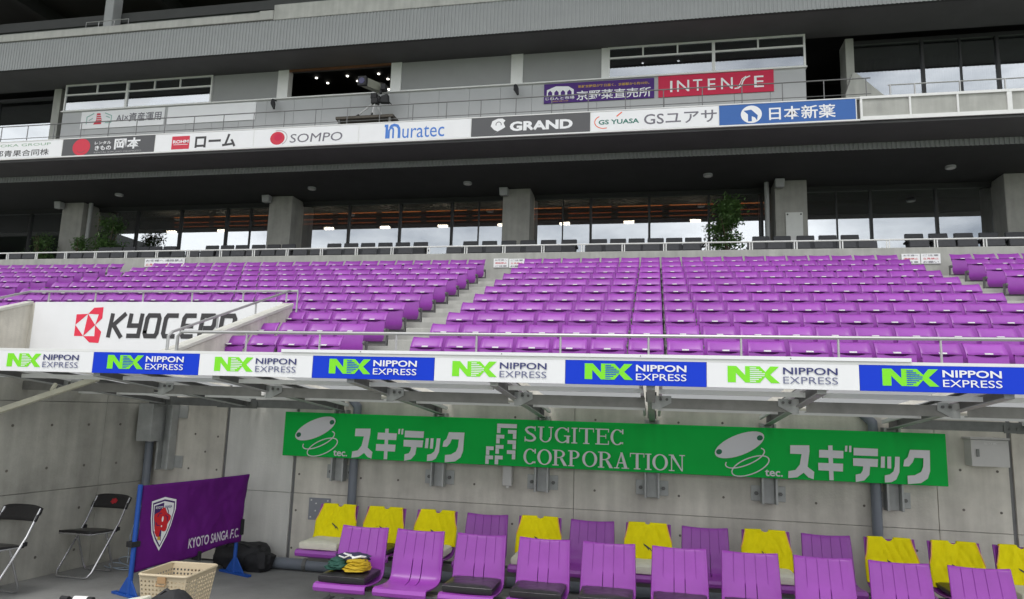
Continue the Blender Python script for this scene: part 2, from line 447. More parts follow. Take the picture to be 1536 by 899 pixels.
# rooms behind booth windows
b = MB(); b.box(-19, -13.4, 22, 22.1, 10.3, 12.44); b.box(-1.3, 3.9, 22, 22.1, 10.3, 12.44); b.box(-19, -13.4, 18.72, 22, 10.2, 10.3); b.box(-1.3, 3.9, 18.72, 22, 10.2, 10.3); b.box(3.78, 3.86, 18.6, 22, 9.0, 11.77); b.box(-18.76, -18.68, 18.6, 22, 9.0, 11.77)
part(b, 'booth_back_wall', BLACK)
b = MB()
for x_ in (-.37, .70): b.disc((x_, 20.8, 12.42), .034, (0, 0, 1), 10, 0, .02)
part(b, 'booth_downlight', emit('downlight', (1, .95, .85), 5))
# glazed rooms at both ends of the booth level
FRAMED = mat('dark_window_frame', (.028, .028, .03), .5, .1)
def big_glass(x0, x1, y, z0, z1, mull, mat_, thin=()):
    g = MB(); g.box(x0, x1, y + .04, y + .05, z0, z1); p = part(g, 'window', mat_)
    f = MB()
    for m_ in mull: f.box(m_ - .035, m_ + .035, y - .02, y + .12, z0 + .06, z1 - .1)
    for m_ in thin: f.box(m_ - .018, m_ + .018, y, y + .1, z0 + .06, z1 - .1)
    f.box(x0, x1, y - .01, y + .1, z1 - .1, z1); f.box(x0, x1, y - .01, y + .1, z0, z0 + .06)
    f.build('window_frame', FRAMED, p, SO)
big_glass(5.15, 16, 19.08, 9.0, 11.78, [6.85, 8.61, 11.2, 13.5], GLASS_L, [7.75])
big_glass(-33, -19.45, 19.2, 9.0, 11.78, [-22.1, -24.2, -27, -30], GLASS_L)
for a_, c_, d_ in ((4.94, 5.14, 18.9), (-19.40, -19.12, 18.7)):
    b = MB(); b.box(a_, c_, d_, 19.5, 8.99, 11.775); part(b, 'concrete_fin', CONC_L)
for a_, c_ in ((4.0, 16), (-33, -18.8)):
    b = MB(); b.box(a_, c_, 23, 23.1, 8.99, 12.44); part(b, 'room_back_wall', BLACK)
b = MB()
for x_ in (-21.6, -20.6, 5.6, 6.4, 7.3, 8.1, 9.0):
    b.grid(lambda u, v, x_=x_: (x_ + u * .7, 19.9 + .05 * math.sin(u * 40), 9.05 + v * 2.6), 40, 1)
part(b, 'curtain', mat('dark_curtain', (.05, .05, .055), .8, .1))
b = MB(); b.prism([(4.80, 10.05), (4.98, 10.62), (5.06, 10.62), (5.72, 9.95), (5.72, 8.99), (4.80, 8.99)], 18.5, 18.7, lambda a, c, y: (a, y, c)); part(b, 'stair_wall', CONC_L)
# slab edge zone below the sponsor boards, lower soffit, lower fascia, lounge ceiling
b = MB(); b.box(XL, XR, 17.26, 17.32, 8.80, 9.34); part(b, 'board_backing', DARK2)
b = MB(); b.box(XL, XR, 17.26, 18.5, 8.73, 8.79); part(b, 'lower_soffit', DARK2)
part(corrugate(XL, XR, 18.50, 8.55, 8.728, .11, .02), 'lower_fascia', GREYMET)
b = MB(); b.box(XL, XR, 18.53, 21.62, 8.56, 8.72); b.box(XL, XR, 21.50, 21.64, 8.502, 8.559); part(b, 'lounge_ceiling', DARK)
# lounge columns, glazing, interior
for a_, c_ in ((-20.58, -19.72), (-12.55, -11.72), (-4.62, -3.76), (3.38, 4.25), (9.29, 10.3)):
    s_ = MB(); s_.box(a_, c_, 20.8, 21.66, 5.86, 8.555); part(s_, 'concrete_column', CONC, bevel=.02)
for x_ in (-19.55, 3.18):
    t_ = MB(); t_.tube([(x_, 20.95, 5.86), (x_, 20.95, 8.555)], .07, 12); part(t_, 'downpipe', PANEL, smooth=True)
for x0, x1, mu, th in ((-33, -20.6, [-31, -28, -25, -22.6], []), (-19.7, -12.57, [-18.1, -16.35, -14.55], [-13.65]), (-11.7, -4.64, [-10.02, -8.22, -6.45], [-5.56]),
                      (-3.74, 3.37, [-1.96, -.17, 1.6, 3.12], [-2.84]), (4.27, 9.28, [6.12, 7.85], [5.2]), (10.3, 16, [12, 14], [])):
    big_glass(x0, x1, 21.52, 5.86, 8.50, mu, GLASS_L, th)
b = MB(); b.box(XL, XR, 21.65, 27, 9.5, 9.7); b.box(XL, XR, 27, 27.1, 5.8, 9.5); part(b, 'lounge_room', WOOD)
b = MB()
for z_, y_, e_ in ((9.14, 25.0, 0), (8.92, 25.02, 1), (8.76, 25.05, 1)):
    x_ = -19.3
    while x_ < 3.1:
        b.box(x_, x_ + 1.55, y_, y_ + .05, z_, z_ + (.04 if e_ == 0 else .025), e_); x_ += 1.8
part(b, 'cove_light', [emit('warm_cove', (1, .30, .07), 1.5), emit('warm_cove_dim', (1, .22, .04), .4)])
b = MB()
for y_ in (22.3, 23.0, 24.0, 25.6): b.box(-33, 16, y_, y_ + .25, 9.2, 9.42)
part(b, 'ceiling_slat', WOOD)
b = MB(); k = -18.09
while k < 3.0:
    b.box(k - .17, k + .17, 23.3, 23.42, 8.07, 8.14); k += 2.155
part(b, 'pendant_light', emit('lounge_lamp', (1, .88, .68), 16))
# executive terrace: wall, two floors
b = MB(); b.box(XL, XR, 18.02, 18.32, 4.9, 5.90); part(b, 'balcony_wall', CONC_L, bevel=.015)
b = MB(); b.box(XL, XR, 18.32, 19.48, 5.0, 5.46); b.box(XL, XR, 19.48, 27, 5.0, 5.85); part(b, 'balcony_floor', CONC)

# ------------------------------------------------------------------ sponsor boards along the balcony edge
BY = 17.2
def board(name, label, cat, x0, x1, z0, z1, y, m, thick=.05, group=None, tilt=0, bevel=.004):
    mb = MB(); mb.box(x0, x1, y, y + thick, z0, z1)
    o = mb.build(name, m, None, (x0, y, z0), bevel=bevel)
    return tag(o, label, cat, group)
def letters(o, fn, mats, name='lettering'):
    mb = MB(); fn(mb); return mb.build(name, mats, o, o.location)
bx = [-17.31 + 3.141 * k for k in range(-1, 8)]
SG = 'sponsor boards along the upper balcony edge'
def sb(k, label, m): return board('sponsor_board', label, 'sign board', bx[k] + .012, bx[k + 1] - .012, 8.835, 9.345, BY, m, group=SG)
y = BY - .002
o = sb(0, 'white sponsor board with green capitals over dark kanji, at the far left', WHITE)
letters(o, lambda t: (t.text('KYOKA GROUP', -19.9, -17.72, 9.2, 9.28, y, 0), t.text('京都青果合同株', -20.0, -17.75, 8.89, 9.09, y, 1, .008)), [LGREEN, BLKP])
o = sb(1, 'dark grey sponsor board with red round emblem and white kanji', DKGREY)
def f(t):
    t.ell(-16.64, 9.08, .30, .26, y, 0); t.ring(-16.64, 8.97, .12, .05, .012, y, 2, a0=180, a1=360)
    t.text('レンタル', -16.19, -15.64, 9.14, 9.235, y, 1, .02); t.text('きもの', -16.17, -15.62, 8.96, 9.10, y, 1, .02)
    t.text('岡本', -15.52, -14.64, 8.96, 9.30, y, 1, .03); t.text('RENTAL KIMONO OKAMOTO', -16.18, -14.6, 8.865, 8.915, y, 3, .004)
letters(o, f, [RED, WHITE, DKGREY, mat('pale_grey_print', (.4, .4, .4), .5, 0)])
o = sb(2, 'white sponsor board with red square mark and black katakana', WHITE)
def f(t):
    t.rect(-13.62, -13.05, 8.875, 9.265, y, 0); t.text('ROHM', -13.58, -13.08, 9.05, 9.15, y, 1, .03); t.rect(-13.56, -13.1, 9.005, 9.02, y, 1)
    t.text('ローム', -12.87, -11.58, 8.875, 9.265, y, 2, .03)
letters(o, f, [RED, WHITE, BLKP])
o = sb(3, 'white sponsor board with red ball emblem and slim grey capitals', WHITE)
def f(t):
    t.ell(-10.30, 9.06, .22, .19, y, 0); t.ring(-10.28, 9.07, .27, .215, .025, y, 2, a0=-60, a1=110); t.ell(-10.28, 9.09, .12, .11, y, 3)
    t.text('SOMPO', -9.92, -8.36, 8.91, 9.16, y, 1, 0, .08)
letters(o, f, [RED, GREYP, mat('silver_print', (.5, .45, .45), .5, 0), CORAL])
o = sb(4, 'white sponsor board with rounded blue lettering', WHITE)
def f(t):
    t.stroke([(-7.15, 9.26), (-7.085, 9.26), (-7.085, 8.90)], .075, y, 0)
    t.stroke([(-7.02, 8.90), (-7.02, 9.12), (-6.99, 9.18), (-6.95, 9.20), (-6.915, 9.18), (-6.90, 9.13), (-6.90, 8.90)], .05, y, 0)
    t.stroke([(-6.99, 9.19), (-6.955, 9.25), (-6.88, 9.275), (-6.79, 9.25), (-6.74, 9.17), (-6.73, 9.05), (-6.73, 8.90)], .075, y, 0)
    t.text('uratec', -6.64, -5.47, 8.89, 9.21, y, 0, .0)
letters(o, f, [MURA])
o = sb(5, 'dark grey sponsor board with white curled emblem and bold white capitals', DKGREY)
def f(t):
    t.poly([(-4.19, 8.84), (-4.02, 8.95), (-4.12, 9.0), (-4.21, 9.1), (-4.17, 9.24), (-4.03, 9.30), (-3.9, 9.3), (-3.82, 9.24), (-3.87, 9.18), (-3.82, 9.06), (-3.92, 9.0), (-4.0, 8.96)], y, 0)
    t.ring(-4.0, 9.14, .07, .07, .02, y, 1, a0=-20, a1=200)
    t.text('GRAND', -3.70, -2.06, 8.94, 9.20, y, 0, .045)
letters(o, f, [WHITE, DKGREY])
o = sb(6, 'white sponsor board with green letters in an orange arc and grey katakana', WHITE)
def f(t):
    t.ring(-1.27, 9.07, .23, .17, .022, y, 0, a0=120, a1=290); t.stroke([(-.95, 9.20), (-.82, 9.31)], .03, y, 0)
    t.text('GS YUASA', -1.40, -.39, 9.0, 9.125, y, 1, .025); t.text('GSユアサ', -.27, 1.49, 8.935, 9.25, y, 2, .008)
letters(o, f, [ORANGE, TEAL, GREYP])
o = sb(7, 'blue sponsor board with white round bird emblem and white kanji, rightmost', SKYBLUE)
def f(t):
    t.ell(2.30, 9.08, .245, .225, y, 0)
    t.poly([(2.12, 9.18), (2.3, 9.2), (2.45, 9.05), (2.43, 8.92), (2.38, 9.0), (2.31, 9.03), (2.31, 8.9), (2.22, 8.9), (2.22, 9.08)], y, 1)
    t.text('日本新薬', 2.71, 4.22, 8.905, 9.245, y, 0, .015)
letters(o, f, [WHITE, SKYBLUE])
# plain concrete balustrade in a white frame to the right, white edge strips under and over the boards
t_ = thing('balcony_balustrade', (7, BY, 8.8), 'concrete balcony panels in a white frame right of the sponsor boards', 'balustrade')
b = MB(); b.box(4.76, XR, BY + .03, BY + .055, 8.83, 9.36); b.build('concrete_panel', CONC_L, t_, (7, BY, 8.8))
b = MB(); b.box(4.76, XR, BY - .01, BY + .028, 9.33, 9.39); b.box(4.76, XR, BY - .01, BY + .028, 8.795, 8.89)
for x_, w_ in ((4.79, .05), (5.85, .04), (6.86, .04), (7.93, .10), (9.0, .04), (10.0, .04), (11.0, .1), (12, .04)): b.box(x_ - w_ / 2, x_ + w_ / 2, BY - .006, BY + .028, 8.892, 9.328)
b.build('white_frame', WHITEF, t_, (7, BY, 8.8))
b = MB(); b.box(-20.6, 4.755, BY - .006, BY + .055, 8.795, 8.83); b.box(-20.6, 4.755, BY - .006, BY + .055, 9.35, 9.375)
for k in range(1, 9): b.box(bx[k] - .010, bx[k] + .010, BY + .002, BY + .05, 8.831, 9.349)
tag(b.build('board_rail', WHITEF, None, (-8, BY, 8.8)), 'thin white frame holding the long row of sponsor boards', 'frame')

# ------------------------------------------------------------------ banners on the booth wall
BB = 'banners on the grey wall under the booth windows'
def wb(label, x0, x1, m, z0=10.23, z1=10.80): return board('wall_banner', label, 'banner', x0, x1, z0, z1, 18.475, m, .02, BB, bevel=0)
y = 18.472
o = wb('white banner with small red tower emblem and grey lettering under the left windows', -18.02, -15.0, WHITE)
def f(t):
    t.poly([(-17.55, 10.36), (-17.25, 10.36), (-17.25, 10.5), (-17.32, 10.73), (-17.45, 10.73), (-17.45, 10.5)], y, 0)
    for i in range(3): t.rect(-17.43, -17.27, 10.5 + i * .07, 10.52 + i * .07, y, 3)
    t.stroke([(-17.8, 10.38), (-17.8, 10.62), (-17.55, 10.73)], .035, y, 2); t.stroke([(-17.15, 10.73), (-16.9, 10.63), (-16.9, 10.4), (-17.12, 10.4)], .03, y, 2)
    t.stroke([(-17.72, 10.5), (-17.58, 10.57)], .03, y, 2); t.stroke([(-17.1, 10.62), (-16.95, 10.56)], .03, y, 2)
    t.text('AI×資産運用', -16.72, -15.1, 10.39, 10.68, y, 1, .008)
letters(o, f, [RED, GREYP, mat('pale_teal_print', (.3, .5, .45), .5, 0), WHITE])
wb('plain white blank banner beside the one with the red tower emblem', -14.89, -11.87, WHITE)
o = wb('purple banner with white arched building emblem and white kanji', -3.03, -.02, PLUM)
def f(t):
    t.poly([(-2.95, 10.42), (-2.95, 10.62), (-2.7, 10.72), (-2.35, 10.70), (-2.2, 10.60), (-2.2, 10.42)], y, 0)
    for x_ in (-2.86, -2.68, -2.5, -2.32): t.poly([(x_ - .06, 10.42), (x_ + .06, 10.42), (x_ + .06, 10.54), (x_, 10.6), (x_ - .06, 10.54)], y, 1)
    t.text('じねんと市場', -2.98, -2.18, 10.32, 10.41, y, 0, .015); t.text('OPEN 9:00-17:00', -2.8, -2.35, 10.26, 10.295, y, 2)
    t.text('京野菜直売所', -2.12, -.1, 10.27, 10.55, y, 0, .012)
    t.text('新鮮京野菜が毎日届く、京都駅から約10分。', -2.08, -.15, 10.63, 10.71, y, 2, .015)
letters(o, f, [WHITE, PLUM, GOLD])
o = wb('crimson banner with widely spaced white capitals under the right windows', .09, 3.05, CORAL, 10.23, 10.83)
def f(t):
    for s_, a_, c_ in (('I', .40, .43), ('N', .58, .90), ('T', 1.0, 1.24), ('E', 1.38, 1.58), ('N', 1.72, 2.02), ('E', 2.56, 2.80)):
        t.text(s_, a_, c_ + (.03 if s_ == 'I' else 0), 10.36, 10.68, y, 0, .004)
    t.stroke([(2.06, 10.36), (2.16, 10.37), (2.24, 10.44), (2.28, 10.56), (2.34, 10.64), (2.46, 10.69)], .035, y, 0)
    t.stroke([(2.14, 10.41), (2.2, 10.48), (2.26, 10.62), (2.36, 10.69)], .02, y, 0)
letters(o, f, [WHITE])

# ------------------------------------------------------------------ rails
def railing(label, segs, posts, r=.022, pr=.018, mid=None, mat_=RAILM, name='handrail'):
    o = thing(name, segs[0][0], label, 'handrail')
    org = segs[0][0]
    a_ = MB()
    for s_ in segs: a_.tube(s_, r, 8)
    a_.build('top_rail', mat_, o, org, smooth=True)
    if mid:
        a_ = MB()
        for s_ in mid: a_.tube(s_, r * .6, 6)
        a_.build('mid_rail', mat_, o, org, smooth=True)
    for p0, p1 in posts:
        a_ = MB(); a_.tube([p0, p1], pr, 6); a_.build('post', mat_, o, org, smooth=True)
    return o
DRAIL = mat('dark_steel_rail', (.20, .20, .20), .45, .06, 9, metal=.4)
px_ = [-19.8 + .953 * k for k in range(27)]
railing('long thin steel handrail on the booth walkway behind the sponsor boards', [[(-20.6, 17.42, 9.95), (5.08, 17.42, 9.95)]],
        [((x_, 17.42, 8.98), (x_, 17.42, 9.95)) for x_ in px_ if x_ < 5.1], .016, .013, [[(-20.6, 17.42, 9.55), (5.08, 17.42, 9.55)]], DRAIL)
railing('steel handrail on the framed concrete balustrade at upper right', [[(5.4, 17.24, 9.66), (15, 17.24, 9.66)]],
        [((x_, 17.24, 9.36), (x_, 17.24, 9.66)) for x_ in (5.45, 5.98, 6.0 + .94, 7.88, 8.82, 9.8, 10.8)], .016, .02)
railing('small steel guard rail on the roof edge cap by the column', [[(-17.25, 17.42, 12.9), (-17.25, 17.42, 13.23), (-15.75, 17.42, 13.23), (-15.75, 17.42, 12.9)]],
        [((-16.8, 17.42, 12.9), (-16.8, 17.42, 13.22)), ((-16.25, 17.42, 12.9), (-16.25, 17.42, 13.22))], .012, .01)
railing('pale steel rail on the concrete wall in front of charcoal seats', [[(XL, 18.17, 6.13), (XR, 18.17, 6.13)]],
        [((x_ + d_, 18.17, 5.90), (x_ + d_, 18.17, 6.13)) for x_ in [-20.8 + 1.0525 * k for k in range(30)] for d_ in (-.03, .03)], .02, .016, None, WHITEF)
railing('steel rail along the front of the purple seats above the canopy', [[(-5.98, 8.05, 2.2), (-5.98, 8.05, 2.6), (-5.93, 8.05, 2.655), (9, 8.05, 2.665)]],
        [((x_, 8.05, 2.14), (x_, 8.05, 2.66)) for x_ in [-5.01 + .988 * k for k in range(14)]], .02, .013)

# ------------------------------------------------------------------ seating terrace
def YR(i): return 9.13 + .8165 * i
def ZF(i): return 2.14 + .286 * i
def profile(i0, i1, y_start):
    p = [(y_start, -.3)]
    yy = y_start
    for i in range(i0, i1 + 1):
        p.append((yy, ZF(i))); yy = YR(i) + .41; p.append((yy, ZF(i)))
    p[-1] = (18.02, ZF(i1)); p.append((18.02, -.3))
    return p
TO = (0, 13, 0)
TE = thing('seating_terrace', TO, 'stepped concrete terrace carrying the purple seat blocks', 'terrace')
b = MB()
b.prism(profile(0, 10, 7.86), XL, -11.36, lambda a, c, x: (x, a, c))
b.prism(profile(3, 10, 11.125), -11.36, -6.0, lambda a, c, x: (x, a, c))
b.prism(profile(0, 10, 7.86), -6.0, XR, lambda a, c, x: (x, a, c))
b.build('terrace_steps', CONC_L, TE, TO)
for x0, x1 in ((-4.22, -3.30), (5.52, 6.48), (-14.85, -13.92)):
    for i in range(0, 10):
        ye = YR(i) + .41
        a_ = MB(); a_.box(x0, x1, ye - .36, ye - .001, ZF(i) + .002, ZF(i) + .143)
        a_.build('aisle_step', CONC_L, TE, TO, bevel=.008)

# tunnel opening beside the terrace: sloping parapets and back wall with its sign
def parapet(x0, x1, ya, za, yb, zb, label):
    k = (zb - za) / (yb - ya)
    o = thing('sloping_parapet', (x0, ya, 0), label, 'wall')
    a_ = MB(); a_.prism([(ya, -.2), (yb, -.2), (yb, zb), (ya, za)], x0, x1, lambda p, q, x: (x, p, q)); a_.build('wall_face', CONC_W, o, (x0, ya, 0))
    a_ = MB(); a_.prism([(ya - .02, za + .002), (yb, zb + .002), (yb, zb + .06), (ya - .02, za + .06)], x0 - .02, x1 + .02, lambda p, q, x: (x, p, q)); a_.build('coping', COPING, o, (x0, ya, 0), bevel=.01)
parapet(-6.16, -6.01, 7.98, 2.34, 10.95, 3.41, 'sloping concrete parapet with pale coping left of the near purple seats')
parapet(-11.35, -11.2, 7.98, 2.42, 10.95, 3.44, 'sloping concrete parapet at the left edge of the tunnel opening')
b = MB(); b.box(-11.2, -6.16, 10.93, 11.12, -.2, 3.47)
tag(b.build('tunnel_back_wall', CONC_W, None, (-8.6, 10.93, 0)), 'concrete wall at the back of the tunnel opening behind the red emblem sign', 'wall')
o = board('tunnel_sign', 'large white sign with red angular emblem and black block capitals over the tunnel', 'sign board', -11.08, -6.17, 2.45, 3.475, 10.88, WHITE, .04)
y = 10.878
def f(t):
    # emblem: red frame shapes
    t.poly([(-10.17, 3.25), (-9.93, 3.26), (-10.17, 3.06)], y, 0)
    t.poly([(-10.17, 2.86), (-10.17, 3.06), (-9.98, 2.86)], y, 0)
    t.poly([(-9.93, 3.26), (-9.82, 3.37), (-9.63, 3.38), (-9.63, 3.18), (-9.76, 3.06), (-9.71, 3.25)], y, 0)
    t.poly([(-9.76, 3.06), (-9.62, 2.94), (-9.65, 2.74), (-9.84, 2.75), (-9.98, 2.86), (-9.75, 2.86)], y, 0)
    t.poly([(-9.93, 3.26), (-9.76, 3.06), (-9.98, 2.86)], y, 0)
    W_ = .08; s_ = .05
    def S(pts, x0, w_): t.stroke([(x0 + a * w_ + c * s_, 2.84 + c * .43) for a, c in pts], W_, y, 1)
    S([(.10, 0), (.10, 1)], -9.5, .30); S([(.98, 0), (.30, .52), (1, 1)], -9.5, .30)
    S([(.10, 1), (.10, .5), (.9, .5)], -9.12, .27); S([(.92, 1), (.92, .08), (.05, .08)], -9.12, .27)
    S([(.12, .2), (.12, .8), (.22, .92), (.86, .92), (.95, .8), (.95, .2), (.86, .08), (.22, .08), (.12, .2), (.12, .3)], -8.79, .29)
    S([(1, .92), (.24, .92), (.12, .8), (.12, .2), (.24, .08), (1, .08)], -8.42, .27)
    S([(1, .92), (.24, .92), (.12, .8), (.12, .2), (.24, .08), (1, .08)], -8.06, .26); S([(.28, .5), (.9, .5)], -8.06, .26)
    S([(.12, 0), (.12, .92), (.84, .92), (.95, .8), (.95, .53), (.84, .42), (.28, .42)], -7.71, .29); S([(.5, .34), (.98, 0)], -7.71, .29)
    S([(.12, 0), (.12, .92), (.84, .92), (.95, .8), (.95, 0)], -7.33, .29); S([(.28, .4), (.8, .4)], -7.33, .29)
letters(o, f, [mat('kyo_red', (.80, .03, .075), .4, .02), BLKP])
railing('sloping steel handrail rising on the parapet right of the tunnel', [[(-6.08, 8.0, 2.3), (-6.08, 8.0, 2.6), (-6.08, 8.08, 2.66), (-6.08, 10.95, 3.68)]],
        [((-6.08, yy, 2.45 + .357 * (yy - 8)), (-6.08, yy, 2.63 + .357 * (yy - 8))) for yy in (9.0, 9.95, 10.85)], .019, .016)
railing('steel handrail over the white tunnel sign and down the left parapet', [[(-11.28, 8.0, 2.62), (-11.28, 10.95, 3.68), (-5.95, 10.98, 3.68), (-5.95, 10.98, 3.1)]],
        [((x_, 11.0, 3.45), (x_, 11.0, 3.68)) for x_ in (-10.92, -9.93, -8.95, -7.97, -6.98)], .022, .016)

# white paper notices on the balcony wall
def notice(x0, x1, z0, z1, label, lines):
    o = board('paper_notice', label, 'notice', x0, x1, z0, z1, 17.995, WHITE, .012, 'paper notices taped to the concrete balcony wall', bevel=0)
    y = 17.993
    def f(t):
        h = (z1 - z0) / len(lines)
        for i, (s_, m_) in enumerate(lines):
            t.text(s_, x0 + .04, x1 - .04, z1 - h * (i + .8), z1 - h * (i + .25), y, m_, .01)
    letters(o, f, [GREYP, RED])
notice(-4.19, -3.79, 5.5, 5.74, 'white notice with a bold red line at the head of the middle aisle, left one', [('お客様へ', 0), ('通路禁止', 1), ('ご注意', 0)])
notice(-3.77, -3.36, 5.49, 5.73, 'white notice with red line behind the seat corner, right one of the pair', [('ご注意', 0), ('立見禁止', 1), ('お願い', 0)])
notice(5.74, 6.14, 5.5, 5.74, 'white notice half hidden by seats at the head of the right aisle', [('お客様へ', 0), ('通路禁止', 1), ('ご注意', 0)])
notice(6.16, 6.58, 5.5, 5.74, 'white notice with red line fully visible at the head of the right aisle', [('ご注意', 0), ('立見禁止', 1), ('お願い', 0)])
notice(-14.72, -13.4, 5.62, 5.86, 'wide white notice with red middle line at the head of the left aisle', [('お客様へ 通路禁止', 0), ('立見はご遠慮ください', 1)])

# ------------------------------------------------------------------ purple tip-up seats
def seat_meshes():
    back = MB()
    def fb(u, v):
        q = 2 * u - 1
        x = (u - .5) * (.446 - .012 * v)
        z = .40 + v * .205
        yv = .048 + .040 * v + .085 * v * v - .016 * q * q * (1 - .3 * v)
        if abs(q) > .99: yv -= .012
        if v > .99: z -= .012 * (1 - q * q)
        return (x, yv, z)
    back.grid(fb, 10, 8)
    pan = MB()
    zs = [.478, .470, .462, .456, .4535, .4525, .447, .441, .435, .429, .423, .417, .41, .39, .36, .31, .25, .20, .165, .14, .122, .112]
    qs = [-1, -.9, -.78, -.70, -.66, -.58, -.48, -.36, -.22, -.08, .08, .22, .36, .48, .58, .66, .70, .78, .9, 1]
    pts = []
    for z in zs:
        for q in qs:
            hw = .214
            if z < .2: hw -= .05 * ((.2 - z) / .09) ** 2
            if z > .468: yv = .050
            elif z > .452: yv = -.004 - .010 * (1 - q * q)
            else:
                yv = .006 - .012 * math.sin(min(1, (.45 - z) / .3) * math.pi) + .05 * max(0, (.19 - z) / .08) ** 2
                if abs(q) < .66:
                    lo = .4525 - .029 * (1 - (q / .66) ** 2)
                    if lo < z: yv = .06
            yv += .010 * q * q
            pts.append((q * hw, yv, z))
    nq = len(qs)
    pan.add(pts, [(j * nq + i, j * nq + i + 1, (j + 1) * nq + i + 1, (j + 1) * nq + i) for j in range(len(zs) - 1) for i in range(nq - 1)])
    tg = MB(); tg.hexa([(-.042, -.020, .4555), (.042, -.020, .4555), (.042, -.014, .4555), (-.042, -.014, .4555), (-.042, -.018, .469), (.042, -.018, .469), (.042, .012, .476), (-.042, .012, .476)])
    fr = MB()
    for s_ in (-1, 1):
        x = s_ * .236
        fr.box(x - .011, x + .011, .06, .12, .0, .32); fr.box(x - .014, x + .014, .02, .17, .0, .03)
        fr.disc((x - s_ * .03, .03, .29), .035, (s_, 0, 0), 10, 0, .03)
    fr.bar((-.236, .10, .10), (.236, .10, .10), .03, .04)
    return back, pan, tg, fr
SEATS = []
for i in range(11):
    for k in range(18): SEATS.append(('right', i, k, -3.03 + .4865 * k, 18))
    n0 = 20 if i >= 3 else 4
    for k in range(n0): SEATS.append(('left', i, k, -4.49 - .4865 * k - .012 * (10 - i) * 0, n0))
    if i >= 5:
        for k in range(11): SEATS.append(('leftmost', i, k, -15.12 - .4865 * k, 11))
    if i >= 5:
        for k in range(6): SEATS.append(('far right', i, k, 6.77 + .4865 * k, 6))
Mv = Matrix((rt, dn, fw))
def in_view(p, m=1.02):
    v = Mv @ (Vector(p) - Vector((0, 0, 1.8)))
    return abs(v.x / v.z) * 1067 < 768 * m and abs(v.y / v.z) * 1067 < 450 * 1.1
vis = [s_ for s_ in SEATS if in_view((s_[3], YR(s_[1]), ZF(s_[1]) + .5))]
def hidden(s_):      # behind the tunnel sign
    if s_[0] in ('left', 'leftmost') and s_[1] == 3 and s_[3] < -6.6: return False
    return False
vis.sort(key=lambda s_: Vector((s_[3], YR(s_[1]), ZF(s_[1]) - 1.8)).length)
near = vis[:296]; near_set = set(near)
rest = [s_ for s_ in SEATS if s_ not in near_set]
bk, pn, tg_, fr_ = seat_meshes()
proto = thing('tip_up_chair', (0, 0, 0), '', 'seat', 'purple tip-up seats on the terrace')
mb_back = bk.build('backrest', PURPLE, proto, smooth=True, solid=.014, solid_off=0)
mb_pan = pn.build('seat', PURPLE, proto, smooth=True)
tg_.build('number_plate', TAGW, proto)
fr_.build('seat_frame', FRAMEG, proto)
def seat_label(s_):
    blk, i, k, x, n = s_
    row = 'front row' if i == 0 else ('back row' if i == 10 else ORD[i] + ' row up')
    where = {'right': ('left end', 'large right block'), 'left': ('right end', 'left block'), 'leftmost': ('right end', 'far left block'), 'far right': ('left end', 'far right block')}[blk]
    return '%s purple seat from the %s, %s, %s' % (ORD[k], where[0], row, where[1])
first = True
for s_ in near:
    loc = (s_[3] + random.uniform(-.003, .003), YR(s_[1]), ZF(s_[1]))
    r_ = proto if first else dup(proto, loc)
    r_.location = loc; r_['label'] = seat_label(s_); first = False
# the remaining, farthest seats as one mass
st_ = MB()
for s_ in rest:
    if not in_view((s_[3], YR(s_[1]), ZF(s_[1]) + .5), 1.25): continue
    for src, mi in ((bk, 0), (pn, 0), (tg_, 1), (fr_, 2)):
        o0 = len(st_.v); st_.v += [(p[0] + s_[3], p[1] + YR(s_[1]), p[2] + ZF(s_[1])) for p in src.v]
        for f_ in src.f: st_.f.append([o0 + q for q in f_]); st_.m.append(mi)
tag(st_.build('distant_seats', [PURPLE, TAGW, FRAMEG], None, smooth=True), 'farthest rows of purple tip-up seats at the back of the terrace', 'seats', 'purple tip-up seats on the terrace', 'stuff')

# ------------------------------------------------------------------ charcoal lounge seats in two rows
def lounge_seat():
    o = thing('lounge_chair', (0, 0, 0), '', 'seat', 'charcoal padded seats in front of the lounge windows')
    a_ = MB(); a_.hexa([(-.22, -.02, .42), (.22, -.02, .42), (.22, .06, .42), (-.22, .06, .42), (-.23, .06, .66), (.23, .06, .66), (.23, .14, .66), (-.23, .14, .66)])
    a_.hexa([(-.23, .062, .67), (.23, .062, .67), (.23, .145, .67), (-.23, .145, .67), (-.225, .085, .86), (.225, .085, .86), (.225, .155, .86), (-.225, .155, .86)])
    a_.build('backrest', CHAR, o, bevel=.022)
    a_ = MB(); a_.hexa([(-.215, -.10, .34), (.215, -.10, .34), (.215, .0, .30), (-.215, .0, .30), (-.215, -.16, .62), (.215, -.16, .62), (.215, -.03, .64), (-.215, -.03, .64)])
    a_.build('seat', CHAR, o, bevel=.03)
    for s_ in (-1, 1):
        a_ = MB(); a_.box(s_ * .25 - .022, s_ * .25 + .022, -.20, .1, .56, .61); a_.build('armrest', BLKF, o, bevel=.008)
    a_ = MB(); a_.box(-.05, .05, 0, .1, 0, .42); a_.build('pedestal', BLKF, o)
    return o
back_x = []
for org, lst in ((0, (645, 720, 800, 880, 955, 1035, 1255, 1345, 1425)), (380, (85, 170, 250, 490, 580, 670, 760, 850, 943, 1195, 1290, 1385)), (760, (60, 160, 258, 525, 632, 735, 842, 947, 1053)), (1136, (50, 165, 280, 395, 510, 835, 955, 1080, 1205, 1333, 1460))):
    pass
